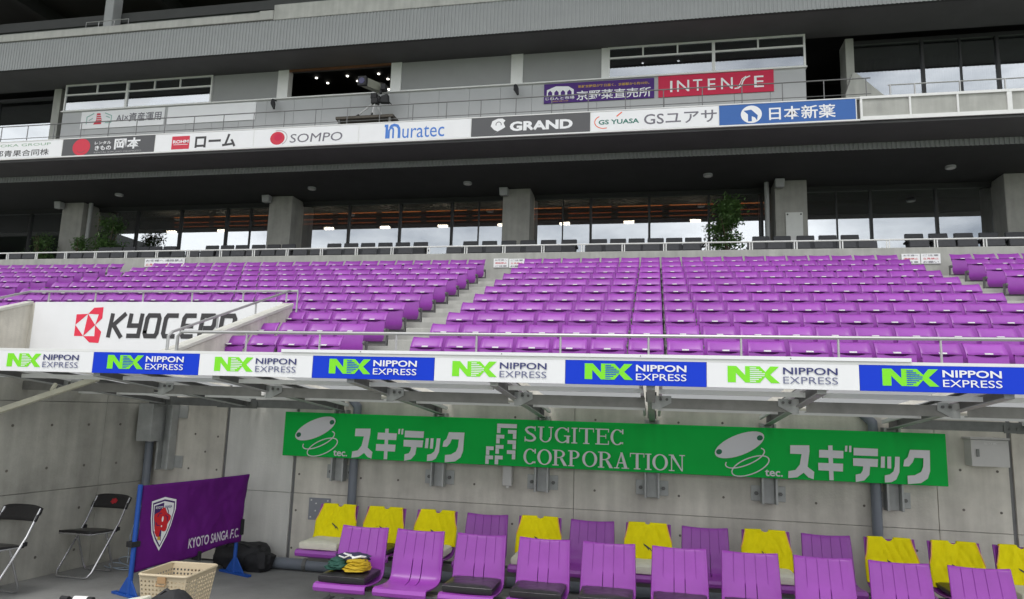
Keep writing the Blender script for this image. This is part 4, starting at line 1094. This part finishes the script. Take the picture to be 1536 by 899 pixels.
# cabinets and plates on the wall
o = thing('electric_cabinet', (3.07, 7.7, 1.41), 'grey electric cabinet with latch on the wall right of the green sign', 'cabinet')
a_ = MB(); a_.box(-.155, .155, -.16, -.002, 0, .25); a_.build('box', BOXG, o, bevel=.006)
a_ = MB(); a_.box(-.16, .16, -.175, -.16, .0, .245); a_.build('door', BOXG, o, bevel=.004)
a_ = MB(); a_.box(-.17, .17, -.19, -.0, .251, .268); a_.build('rain_hood', BOXG, o)
a_ = MB(); a_.box(-.12, -.095, -.19, -.176, .09, .16); a_.build('latch', GALV, o, bevel=.004)
a_ = MB(); a_.text('電灯盤', -.05, .06, .205, .222, -.1765, 0); a_.build('nameplate', WHITEF, o)
o = board('wall_plate', 'bluish grey square plate on the wall left of the back bench', 'plate', -3.83, -3.57, .51, .75, 7.688, mat('plate_grey', (.27, .28, .31), .5, .06), .011)
b = MB()
for x_, z_ in ((-3.80, .725), (-3.60, .725), (-3.80, .54), (-3.60, .54), (-3.74, .69), (-3.745, .61)): b.disc((x_, 7.687, z_), .009, (0, -1, 0), 8, 0, .005)
b.build('screw', WHITEF, o, o.location)
o = thing('wall_light', (-1.54, 7.69, .98), 'small pale box fitting hanging on the wall under the green sign', 'fitting')
a_ = MB(); a_.box(-.05, .05, -.1, 0, .02, .23); a_.build('housing', BOXG, o, bevel=.008)
a_ = MB(); a_.disc((0, -.05, -.005), .018, (0, 0, 1), 8, 0, .024); a_.build('nozzle', WHITEF, o)

# ------------------------------------------------------------------ dugout bench seats
PROF = [(-.455, .385), (-.478, .395), (-.487, .42), (-.475, .445), (-.44, .452), (-.36, .440), (-.27, .432), (-.19, .430), (-.135, .437), (-.10, .462), (-.083, .50), (-.070, .56), (-.053, .63), (-.035, .70), (-.016, .76), (0, .81)]
def prof(v):
    k = v * (len(PROF) - 1); i = min(int(k), len(PROF) - 2); t = k - i
    return PROF[i][0] * (1 - t) + PROF[i + 1][0] * t, PROF[i][1] * (1 - t) + PROF[i + 1][1] * t
def back_at(q, z):
    """front face of the backrest: y for a height, q from -1 to 1 across"""
    for i in range(9, len(PROF) - 1):
        if PROF[i][1] <= z <= PROF[i + 1][1] or i == len(PROF) - 2:
            t = (z - PROF[i][1]) / (PROF[i + 1][1] - PROF[i][1]); yv = PROF[i][0] * (1 - t) + PROF[i + 1][0] * t; break
    return yv + .024 * (1 - q * q) * min(1, max(0, (z - .45) / .2)) - .012
def bench_seat():
    o = thing('bench_chair', (0, 0, 0), '', 'seat', 'purple moulded bench seats in the dugout')
    us = [-1, -.97]
    gro = [-.60, -.20, .20, .60]
    for g in gro: us += [g - .019, g - .011, g + .011, g + .019]
    us += [.97, 1]
    us = sorted(us + [-.8, -.4, 0, .4, .8])
    vs_ = [i / 30 for i in range(31)]
    a_ = MB(); pts = []
    for v in vs_:
        yv, z = prof(v)
        for q in us:
            hw = .205 if z < .46 else .205 - .012 * (z - .46) / .35
            yy = yv + .024 * (1 - q * q) * min(1, max(0, (z - .45) / .2)) - .012 * (1 if z > .45 else 0) * min(1, max(0, (z - .45) / .1)); zz = z
            if z < .46 and yv < -.1: zz = z - .006 * (1 - q * q) if yv > -.46 else z
            if abs(q) > .98: yy -= .004
            for g in gro:
                if abs(q - g) < .014 and z > .60 and z < .79: yy += .0055
                if abs(q - g) < .014 and abs(g) < .3 and yv > -.2 and z < .585: yy += .02; zz -= .02 * (z < .46)
            if z > .80: zz -= .014 * (1 - q * q)
            pts.append((q * hw, yy, zz))
    nu = len(us)
    a_.add(pts, [(j * nu + i, j * nu + i + 1, (j + 1) * nu + i + 1, (j + 1) * nu + i) for j in range(30) for i in range(nu - 1)])
    s_ = a_.build('seat_shell', PURPLE_D, o, smooth=True, solid=.013, solid_off=-1)
    a_ = MB(); a_.box(-.12, .12, -.33, -.13, .375, .405); a_.build('mounting_plate', FRAMEG, o)
    return o
FX = [-2.35, -1.87, -1.36, -.85, -.35, .18, .69, 1.20, 1.71, 2.23, 2.75]
BX = [-3.09, -2.59, -2.07, -1.57, -1.06, -.57, -.06, .44, .96, 1.46, 1.97, 2.47, 2.97]
FY, BYY = 5.78, 6.885
bs = bench_seat(); first = True
def cap(k, n): return ORD[k]
desc_f = {0: 'under a folded bib bundle', 1: 'with bare seat pan'}
for k, x_ in enumerate(FX):
    r_ = bs if first else dup(bs, (x_, FY, 0)); first = False
    r_.location = (x_, FY, 0)
    r_['label'] = 'purple slatted bench seat, %s from the left in the front bench row' % ORD[k]
for k, x_ in enumerate(BX):
    r_ = dup(bs, (x_, BYY, 0))
    r_['label'] = 'purple slatted bench seat, %s from the left in the back bench row' % ORD[k]
def bench_frame(x0, x1, y, posts, label):
    o = thing('bench_support', (x0, y, 0), label, 'bench frame', 'steel frames carrying the bench seats')
    a_ = MB(); a_.box(0, x1 - x0, -.30, -.24, .315, .374); a_.box(0, x1 - x0, -.16, -.12, .315, .374); a_.build('beam', GALV_D, o, bevel=.004)
    for p in posts:
        a_ = MB(); a_.box(p - x0 - .03, p - x0 + .03, -.25, -.19, .012, .314); a_.box(p - x0 - .03, p - x0 + .03, -.42, .02, 0, .011); a_.build('leg', FRAMEG, o)
bench_frame(-2.5, 3.0, FY, (-2.37, -1.1, .2, 1.5, 2.8), 'dark steel beam and legs under the front bench row')
bench_frame(-3.25, 3.2, BYY, (-3.0, -1.8, -.5, .8, 2.1, 3.1), 'dark steel beam and legs under the back bench row')

# cushions
def cushion(x, yb, m, label, h=.06, seed=0, name='seat_cushion'):
    rnd = random.Random(seed)
    a_ = MB(); hw, y0, y1 = .185, -.44, -.115
    def fn(u, v):
        p = u * 2 - 1; q = v * 2 - 1
        e = max(abs(p), abs(q)); z = h * (1 - .25 * e ** 6) + .004 * noise.noise((p * 3 + seed, q * 3, seed))
        return (p * hw, (y0 + y1) / 2 + q * (y1 - y0) / 2, z)
    a_.grid(fn, 14, 14)
    ring = [fn(i / 14, 0) for i in range(14)] + [fn(1, i / 14) for i in range(14)] + [fn(1 - i / 14, 1) for i in range(14)] + [fn(0, 1 - i / 14) for i in range(14)]
    n = len(ring); cyy = (y0 + y1) / 2
    vs_ = [(p[0], p[1], p[2]) for p in ring] + [(p[0] * 1.03, cyy + (p[1] - cyy) * 1.03, h * .42) for p in ring] + [(p[0] * .99, cyy + (p[1] - cyy) * .99, 0) for p in ring]
    fs = [(k, n + k, n + (k + 1) % n, (k + 1) % n) for k in range(n)] + [(n + k, 2 * n + k, 2 * n + (k + 1) % n, n + (k + 1) % n) for k in range(n)] + [tuple(range(2 * n, 3 * n))]
    a_.add(vs_, fs)
    o = a_.build(name, m, None, smooth=True)
    o.location = (x, yb, .452)
    tag(o, label, 'cushion', 'cushions on the bench seats')
    if m is BLKV:
        c_ = MB(); c_.tube([(p[0] * 1.012, cyy + (p[1] - cyy) * 1.012, p[2] - .004) for p in ring], .004, 6, closed=True); c_.build('piping', BLKV, o, smooth=True)
    return o
for k, lab in ((0, 'black vinyl cushion under the green and yellow bib bundle'), (2, 'black vinyl cushion on the third front bench seat from the left'), (3, 'black vinyl cushion on the fourth front bench seat from the left'),
               (4, 'black vinyl cushion on the fifth front bench seat from the left'), (5, 'black vinyl cushion on the sixth front bench seat from the left'), (6, 'black vinyl cushion on the seventh front bench seat from the left')):
    cushion(FX[k], FY, BLKV, lab, .062, k)
for k, m, lab in ((0, CREAM, 'thick cream cushion on the leftmost back bench seat'), (1, BLKV, 'black cushion under the second yellow bib from the left'), (2, CREAM, 'cream cushion under the third yellow bib from the left'), (4, CREAM, 'cream cushion on the fifth back bench seat from the left'),
                  (6, CREAM, 'cream cushion under the yellow bib in the middle of the back row'), (8, CREAM, 'cream cushion on the ninth back bench seat from the left'), (11, BLKV, 'black cushion on the twelfth back bench seat from the left'), (12, CREAM, 'cream cushion at the right end of the back bench row')):
    cushion(BX[k], BYY, m, lab, .075 if m is CREAM else .055, 20 + k)

# yellow training bibs pulled over the backrests
CAT = [(-.5, .46), (-.38, .36), (-.22, .30), (-.02, .16), (.2, .02), (.36, -.18), (.5, -.44), (.40, -.31), (.22, -.14), (.08, -.06), (.02, -.24), (-.04, -.06), (-.2, .1), (-.38, .22), (-.46, .30)]
def bib(x, seed, label, neck=.16, shift=0., low=.50, sag=0.):
    rnd = random.Random(seed)
    o = thing('training_bib', (x, BYY, .45), label, 'bib', 'yellow bibs over the back bench seats')
    ph = rnd.uniform(0, 9)
    def half(v):                       # half width in units of the seat half width
        if v < .52: return 1.10 - .06 * v
        t = (v - .52) / .48
        return 1.07 - .21 * t ** .8
    def surf(u, v):
        q = (u * 2 - 1) * half(v) + shift * (v)
        top = .815 - .006
        vv = v
        edge = abs(u * 2 - 1)
        # neck scoop pulls the top edge down in the middle
        nw = .12 + .28 * neck
        sc_ = max(0, 1 - (edge / nw) ** 2) * (.006 + neck * .05)
        z = low + sag * (u - .5) + (top - low - sag * (u - .5)) * vv
        z = z - sc_ * max(0, (v - .55) / .45)
        qq = max(-1, min(1, q))
        wr = .016 * noise.noise((q * 2.0 + ph, z * 8 - q * 3, ph)) + .008 * noise.noise((q * 5 + ph, z * 15 + q * 6, 3 + ph))
        # soft folds hanging from the shoulders to the middle
        t_ = z * 40 + 17 * abs(q - cx_)
        wr += .009 * (max(0, math.sin(t_ + ph)) ** 2 - .3) * max(0, 1 - abs(q) ** 2) * (1 if .35 < v < .9 else .3)
        yy = back_at(qq, min(z, .80)) - .030 + wr * (.25 if v > .95 else 1)
        if abs(q) > 1: yy += (abs(q) - 1) * .10
        return (q * .198, yy, z - .45)
    cx_ = rnd.uniform(-.3, .3)
    a_ = MB(); NU, NV, NW = 32, 30, 6
    def fn(u, v):
        vv = v * (NV + NW) / NV
        if vv <= 1.0001: return surf(u, min(1, vv))
        p = surf(u, 1.0); a = (vv - 1) * NV / NW
        an = min(1, a * 1.6) * math.pi * .75; r_ = .018
        return (p[0], p[1] + r_ * (1 - math.cos(an)), p[2] + r_ * math.sin(an) * .4 - max(0, a - .6) * .08)
    a_.grid(fn, NU, NV + NW, 0, lambda i, j: j >= NV and abs((i + .5) / NU * 2 - 1) < .13 + .28 * neck)
    a_.build('cloth', YEL, o, smooth=True, solid=.003, solid_off=0)
    for sgn in (0, 1):
        c_ = MB(); c_.tube([(p[0], p[1] - .002, p[2]) for p in [surf(sgn, .5 + .5 * i / 12) for i in range(13)]], .0045, 6); c_.build('piping', PEACH, o, smooth=True)
    e_ = MB(); sx, sz = .085, .085
    vs_ = []
    for a, c in CAT:
        qx = .0 + a * sx; zz = .605 + c * sz
        q = qx / .198; v = (zz - low) / (.809 - low)
        u = (q - shift * v) / half(v) * .5 + .5
        p = surf(u, v); vs_.append((p[0], p[1] - .006, p[2]))
    e_.add(vs_, [tuple(range(len(vs_)))]); e_.build('emblem', BLKP, o)
bib(BX[0], 1, 'yellow bib with black cat emblem on the leftmost back bench seat', .22, .06, .50)
bib(BX[1], 2, 'yellow bib on the second back bench seat, above a black cushion', .14, .0, .49)
bib(BX[2], 3, 'yellow bib on the third back bench seat from the left', .30, .05, .50)
bib(BX[4], 4, 'yellow bib with shallow neckline on the fifth back bench seat', .14, .0, .49)
bib(BX[6], 5, 'yellow bib with no visible neckline, seventh back bench seat', .02, -.03, .51)
bib(BX[8], 6, 'yellow bib pulled to the right on the ninth back bench seat', .12, -.03, .50, -.03)
bib(BX[10], 7, 'yellow bib with wide open neckline by the right downpipe', .36, -.03, .46)
bib(BX[11], 8, 'yellow bib with small notched neckline, second from the right', .22, -.02, .46)
bib(BX[12], 9, 'yellow bib at the right end of the back bench row', .3, .06, .50)

# bundle of folded bibs on the first front seat
o = thing('bib_bundle', (-2.36, 5.50, .52), 'bundle of folded dark green and yellow bibs tied with white cords', 'bib bundle')
def lump(cx, cy, cz, rx, ry, rz, seed, nu=20, nv=12, amp=.12, fr=2.4, flat=True):
    a_ = MB()
    def fn(u, v):
        t = u * 2 * math.pi; p = (v - .5) * math.pi
        d = Vector((math.cos(t) * math.cos(p), math.sin(t) * math.cos(p), math.sin(p)))
        k = 1 + amp * noise.noise(d * fr + Vector((seed, seed * 2, 0))) + amp * .5 * noise.noise(d * fr * 2.7 + Vector((seed, 0, 9)))
        sgn = lambda q, e: math.copysign(abs(q) ** e, q)
        z = sgn(d.z, .8) * rz * k
        if flat: z = max(z, -rz * .85)
        return (cx + sgn(d.x, .8) * rx * k, cy + sgn(d.y, .8) * ry * k, cz + z)
    a_.grid(fn, nu, nv); return a_
def folded(name, m, cx, seed, wd):
    rnd = random.Random(seed); a_ = MB()
    for q in range(4):
        z0 = .016 + q * .019; ox = rnd.uniform(-.012, .012); oy = rnd.uniform(-.012, .012); k_ = 1 - .10 * q
        b_ = lump(cx + ox, oy, z0, wd * k_, .115 * k_, .017, seed + q * 3, 26, 10, .22, 2.2, False)
        o0 = len(a_.v); a_.v += b_.v
        for f_ in b_.f: a_.f.append([o0 + t_ for t_ in f_]); a_.m.append(0)
    a_.build(name, m, o, smooth=True)
folded('green_bibs', DKGREEN, -.085, 1, .095); folded('yellow_bibs', AMBER, .075, 7, .105)
lump(.01, .05, .085, .13, .085, .028, 8, 26, 12, .35, 2.6).build('navy_bibs', mat('navy_fabric', (.03, .03, .07), .8, .2, 10), o, smooth=True)
a_ = MB(); a_.tube([(-.08, -.02, .100), (-.02, -.06, .098), (.02, -.02, .115), (-.05, .0, .118), (.06, -.04, .10)], .006, 6); a_.tube([(.04, -.05, .096), (.10, -.02, .108), (.13, .03, .095)], .009, 6)
a_.build('cord', WHITEF, o, smooth=True)

# ------------------------------------------------------------------ left side: chairs, banner, basket, bags
def folding_chair(loc, label, logo):
    o = thing('folding_chair', loc, label, 'folding chair', 'black folding chairs by the side wall')
    CH = mat('chrome_tube', (.55, .55, .56), .25, .05, metal=.85)
    hw = .20
    a_ = MB(); r_ = .011
    # front frame: from backrest top down to the front foot bar (one bent tube)
    pts = [(-hw, .52, .74), (-hw, .40, .50), (-hw, .09, .06), (-hw + .02, .06, .018), (-hw + .05, .055, .012), (hw - .05, .055, .012), (hw - .02, .06, .018), (hw, .09, .06), (hw, .40, .50), (hw, .52, .74)]
    a_.tube(pts, r_, 8); a_.build('front_frame', CH, o, smooth=True)
    a_ = MB(); k = hw - .025
    pts = [(-k, .26, .42), (-k, .40, .06), (-k + .02, .41, .016), (-k + .05, .41, .012), (k - .05, .41, .012), (k - .02, .41, .016), (k, .40, .06), (k, .26, .42)]
    a_.tube(pts, r_, 8); a_.build('rear_frame', CH, o, smooth=True)
    a_ = MB()
    def fs(u, v): return ((u - .5) * .38, .04 + v * .36, .445 - .03 * v + .006 * math.sin(u * math.pi))
    a_.grid(fs, 8, 6); a_.build('seat', BLKV, o, smooth=True, solid=.022, solid_off=0)
    a_ = MB(); a_.tube([(-.19, .36, .415), (-.195, .06, .43), (-.17, .025, .432), (.17, .025, .432), (.195, .06, .43), (.19, .36, .415)], .008, 6); a_.build('seat_rim', CH, o, smooth=True)
    a_ = MB()
    def fb(u, v): return ((u - .5) * .43, .463 + v * .065 - .03 * (1 - (2 * u - 1) ** 2) * -1, .63 + v * .135 - (.02 * (2 * u - 1) ** 4 if v > .5 else 0))
    a_.grid(fb, 10, 5); bk_ = a_.build('backrest', BLKV, o, smooth=True, solid=.022, solid_off=0)
    if logo:
        e_ = MB()
        pts = []
        for i in range(16):
            t = i / 16 * 6.283; rr = .034 + .008 * math.sin(i * 2.3); pts.append((.02 + 1.1 * rr * math.cos(t), .468, .70 + .8 * rr * math.sin(t)))
        e_.add([(p[0], .463 + (p[2] - .63) / .135 * .065 + .03 - .016, p[2]) for p in pts], [tuple(range(16))]); e_.build('emblem', mat('faded_red', (.36, .012, .02), .5, .1), bk_)
    for s_ in (-1, 1):
        a_ = MB(); a_.box(s_ * hw - .014, s_ * hw + .014, .36, .41, .42, .46); a_.build('hinge', BLKF, o, bevel=.004)
folding_chair((-5.72, 6.40, 0), 'black folding chair with red mark on its back, nearer the corner', True)
folding_chair((-5.88, 5.42, 0), 'plain black folding chair at the left edge', False)

# violet banner on a blue stand; its own axes: x along the cloth
ang = math.atan2(1.09, .39)
BN = thing('banner_stand', (-4.71, 6.07, 0), 'violet club banner with shield crest on a blue steel stand', 'banner stand', None, ang)
def wrk(u, z):
    m_ = .12 + .88 * min(1, max(0, (u - .35) / .12, (.05 - u) / .05))       # the printed crest stays stiff
    return (m_ * (.018 * noise.noise((u * 4, z * 2.5, 1)) + .005 * math.sin(u * 19 + 4 * z) + .013 * noise.noise((u * 10 + z * 4, z * 6, 4)) + .007 * noise.noise((u * 24, z * 12 - u * 8, 7)))
            - .03 * math.sin(math.pi * min(1, max(0, u / 1.2))))
def ztop(u): return .99 + .036 * u / 1.2
def zbot(u): return .205 + .135 * (u / 1.15) + .012 * math.sin(u * 9)
a_ = MB()
def fn(u, v):
    U = .0 + u * 1.20; z = zbot(U) * (1 - v) + ztop(U) * v
    U2 = U - (.05 * (1 - v) if u > .98 else 0)
    return (U2, wrk(U, z), z)
a_.grid(fn, 60, 30); a_.build('banner_cloth', VIOLET, BN, smooth=True, solid=.004, solid_off=0)
def on_cloth(mb, name, mats, off=.006, stiff=False):
    w0, w1 = wrk(.09, .65), wrk(.34, .65)            # a stiff patch lies flat across the cloth
    for i, p in enumerate(mb.v):
        yy = w0 + (w1 - w0) * (p[0] - .09) / .25 if stiff else wrk(p[0], p[2])
        mb.v[i] = (p[0], yy - off + p[1], p[2])
    mb.build(name, mats, BN)
def subdiv_shape(pts, n=6):
    return pts
c_ = MB()
SH = [(.091, .838), (.218, .869), (.335, .838), (.338, .75), (.305, .60), (.27, .50), (.208, .374), (.15, .47), (.117, .55), (.098, .68)]
def scl(k, dx=0, dz=0): return [(.214 + (a - .214) * k + dx, .66 + (z - .66) * k + dz) for a, z in SH]
c_.poly(SH, 0, 0); c_.poly(scl(.90), 0, 1); c_.poly(scl(.82), 0, 0)
half_l = [(a, z) for a, z in scl(.76)]
top = [p for p in half_l]
c_.poly([(.121, .795), (.214, .818), (.214, .46), (.17, .52), (.14, .585), (.126, .68)], 0, 2)
fl = []
for i in range(24):
    t = i / 24 * 6.283; rr = 1 + .16 * math.sin(5 * t + .6); fl.append((.208 + .078 * rr * math.cos(t), .655 + .105 * rr * math.sin(t)))
c_.poly(fl, 0, 3)
c_.poly([(.14, .56), (.2, .57), (.19, .50), (.165, .51)], 0, 3); c_.ell(.213, .665, .009, .026, 0, 0); c_.ell(.208, .60, .007, .009, 0, 0)
c_.stroke([(.16, .69), (.175, .72), (.2, .72)], .007, 0, 2); c_.stroke([(.15, .64), (.165, .61), (.19, .61)], .007, 0, 2); c_.stroke([(.235, .70), (.262, .68), (.26, .64)], .007, 0, 2)
c_.stroke([(.245, .77), (.262, .735), (.262, .70)], .008, 0, 2); c_.rect(.178, .205, .475, .505, 0, 5)
c_.text('KYOTO', .133, .205, .765, .787, 0, 0, .02); c_.text('SANGA', .222, .295, .765, .79, 0, 4, .02)
on_cloth(c_, 'crest', [WHITE, CROWN_P, CROWN_P, CROWN_R, NAVYL, GOLD], .009, True)
c_ = MB(); c_.text('KYOTO SANGA F.C.', .505, 1.115, .352, .448, 0, 0, .02)
for i, p in enumerate(c_.v): c_.v[i] = (p[0], p[1], p[2] + .03 * (p[0] - .505) / .6)
on_cloth(c_, 'lettering', [mat('lilac_print', (.70, .62, .72), .6, .05)], .009)
a_ = MB(); a_.tube([(-.03, .0, 0.02), (-.03, .0, 1.0)], .022, 10); a_.tube([(1.13, .03, .02), (1.13, .03, 1.0)], .02, 10); a_.tube([(-.03, .02, .97), (1.13, .03, .995)], .016, 8); a_.tube([(-.03, .02, .33), (1.13, .03, .36)], .016, 8)
a_.build('frame', BLUEP, BN, smooth=True)
for u_ in (-.03, 1.13):
    a_ = MB(); a_.box(u_ - .025, u_ + .025, -.22, .24, 0, .022); a_.prism([(-.13, .023), (.16, .023), (.045, .17), (.0, .17)], u_ - .008, u_ + .008, lambda p, q, x: (x, p, q)); a_.build('foot', BLUEP, BN, bevel=.004)
for u_, z0, z1, horiz in ((-.03, .44, .49, True), (.64, .22, .31, False), (1.15, .40, .56, False)):
    a_ = MB(); a_.box(u_ - (.045 if horiz else .016), u_ + (.045 if horiz else .016), -.03 + wrk(u_, z0) * .8, .055, z0, z1); a_.build('strap', BLKF, BN, bevel=.004)

# beige laundry basket
BK = thing('laundry_basket', (-3.82, 5.46, 0), 'beige perforated plastic laundry basket with tan handles', 'basket', None, R(4))
def perf(mb, p00, p10, p11, p01, nx, nz, hole=.55):
    p00, p10, p11, p01 = map(Vector, (p00, p10, p11, p01))
    def P(u, v): return (p00 * (1 - u) + p10 * u) * (1 - v) + (p01 * (1 - u) + p11 * u) * v
    for i in range(nx):
        for j in range(nz):
            u0, u1, v0, v1 = i / nx, (i + 1) / nx, j / nz, (j + 1) / nz
            du = (u1 - u0) * (1 - hole) / 2; dv = (v1 - v0) * (1 - hole) / 2
            O = [P(u0, v0), P(u1, v0), P(u1, v1), P(u0, v1)]; I = [P(u0 + du, v0 + dv), P(u1 - du, v0 + dv), P(u1 - du, v1 - dv), P(u0 + du, v1 - dv)]
            solid_row = (j == nz - 1)
            if solid_row: mb.add(O, [(0, 1, 2, 3)])
            else: mb.add(O + I, [(0, 1, 5, 4), (1, 2, 6, 5), (2, 3, 7, 6), (3, 0, 4, 7)])
a_ = MB(); tx, ty, bx_, by_ = .20, .225, .155, .175; H = .42
T = [(-tx, -ty, H), (tx, -ty, H), (tx, ty, H), (-tx, ty, H)]; B_ = [(-bx_, -by_, .0), (bx_, -by_, .0), (bx_, by_, .0), (-bx_, by_, .0)]
for i in range(4): perf(a_, B_[i], B_[(i + 1) % 4], T[(i + 1) % 4], T[i], 12, 13, .5)
a_.add([(p[0], p[1], .004) for p in B_], [(0, 1, 2, 3)])
a_.build('basket_body', BEIGE, BK, solid=.004, solid_off=0)
a_ = MB(); rr = .03
rim = []
for cx, cy, a0 in ((tx - rr, -ty + rr, -90), (tx - rr, ty - rr, 0), (-tx + rr, ty - rr, 90), (-tx + rr, -ty + rr, 180)):
    for q in range(5):
        t = R(a0 + 90 * q / 4); rim.append((cx + rr * 1.3 * math.cos(t), cy + rr * 1.3 * math.sin(t), H + .002))
a_.tube(rim, .011, 8, closed=True); a_.build('rim', BEIGE, BK, smooth=True)
for s_ in (-1, 1):
    a_ = MB(); a_.box(-.035, .035, s_ * (ty + .012) - .006, s_ * (ty + .012) + .006, H - .055, H - .004); a_.tube([(-.04, s_ * (ty + .014), H - .055), (-.035, s_ * (ty + .025), H - .07), (.035, s_ * (ty + .025), H - .07), (.04, s_ * (ty + .014), H - .055)], .006, 6); a_.build('handle', TAN, BK, bevel=.002)

# black bags
o = thing('duffel_bag', (-4.42, 7.40, 0), 'slumped black bag on the floor behind the violet banner', 'bag')
lump(0, 0, .125, .33, .17, .15, 11, 28, 16, .22, 2.0).build('bag_body', BLKF, o, smooth=True)
lump(.2, -.03, .10, .16, .14, .13, 14, 20, 12, .3, 2.6).build('side_pocket', BLKF, o, smooth=True)
a_ = MB(); a_.tube([(-.15, -.1, .25), (-.05, -.18, .30), (.1, -.17, .29), (.18, -.1, .23)], .012, 6); a_.build('strap', BLKV, o, smooth=True)
o = thing('sports_bag', (-3.27, 4.62, 0), 'black bulging sports bag at the bottom edge before the basket', 'bag')
lump(0, 0, .25, .165, .15, .245, 21, 28, 18, .1, 1.8).build('bag_body', BLKF, o, smooth=True)
a_ = MB(); a_.tube([(-.10, -.05, .44), (-.02, -.04, .505), (.09, -.03, .45)], .014, 6); a_.build('carry_strap', BLKV, o, smooth=True)
o = thing('folded_towel', (-3.56, 4.60, .0), 'white towel in a low stack beside the black sports bag', 'towel')
a_ = MB(); a_.hexa([(-.10, -.1, 0), (.10, -.1, 0), (.10, .1, 0), (-.10, .1, 0), (-.10, -.1, .395), (.085, -.1, .435), (.085, .1, .435), (-.10, .1, .395)]); a_.build('towel_stack', CREAM, o, bevel=.02)
o = thing('kit_box', (-3.99, 4.62, 0), 'black kit box with a white lid at the bottom edge', 'box')
a_ = MB(); a_.box(-.2, .12, -.12, .12, 0, .355); a_.build('box_body', BLKF, o, bevel=.015)
a_ = MB(); a_.tube([(-.05, 0, .375), (.06, 0, .380)], .024, 12); a_.build('white_roll', WHITEF, o, smooth=True)
a_ = MB(); a_.tube([(.06, 0, .380), (.10, 0, .380)], .022, 12); a_.tube([(-.16, 0, .372), (-.10, 0, .372)], .02, 12); a_.build('black_cap', BLKF, o, smooth=True)
# loose cables in the corner
o = thing('cable_coil', (-5.45, 6.98, 0), 'tangle of thin pale cables on the floor in the corner', 'cable')
a_ = MB(); rnd = random.Random(2)
for q in range(6):
    cx, cy, r0 = rnd.uniform(-.12, .12), rnd.uniform(-.05, .08), rnd.uniform(.08, .16); tilt = rnd.uniform(.1, .8)
    a_.tube([(cx + r0 * math.cos(t), cy + r0 * .6 * math.sin(t), .012 + r0 * tilt * (1 + math.sin(t + q)) * .6) for t in [i / 20 * 6.283 for i in range(20)]], .005, 6, closed=True)
a_.tube([(-.1, .05, .05), (-.22, .2, .3), (-.3, .4, .55), (-.33, .6, .75)], .005, 6); a_.tube([(-.1, .0, .01), (-.25, -.05, .012), (-.34, .0, .012)], .005, 6)
a_.build('cable_loops', WIRE, o, smooth=True)

# ------------------------------------------------------------------ side stand seen only in the window reflections
SS = thing('side_stand', (-62, -20, 0), 'dark end stand with flat roof mirrored in the windows', 'stadium stand')
a_ = MB(); a_.box(-92, -60, -75, 14, 18.9, 20.2); a_.build('stand_roof', DARK2, SS, (-62, -20, 0))
a_ = MB(); a_.box(-90, -89, -75, 14, 0, 18.85); a_.build('back_wall', DARK, SS, (-62, -20, 0))
a_ = MB(); a_.prism([(-60, 0), (-60, 1.5), (-86, 12), (-86, 0)], -75, 14, lambda p, q, yy: (p, yy, q)); a_.build('seat_bank', CHAR, SS, (-62, -20, 0))
for yy in range(-72, 14, 12):
    a_ = MB(); a_.box(-86.5, -85.9, yy, yy + .6, 0, 18.85); a_.build('column', PANEL, SS, (-62, -20, 0))
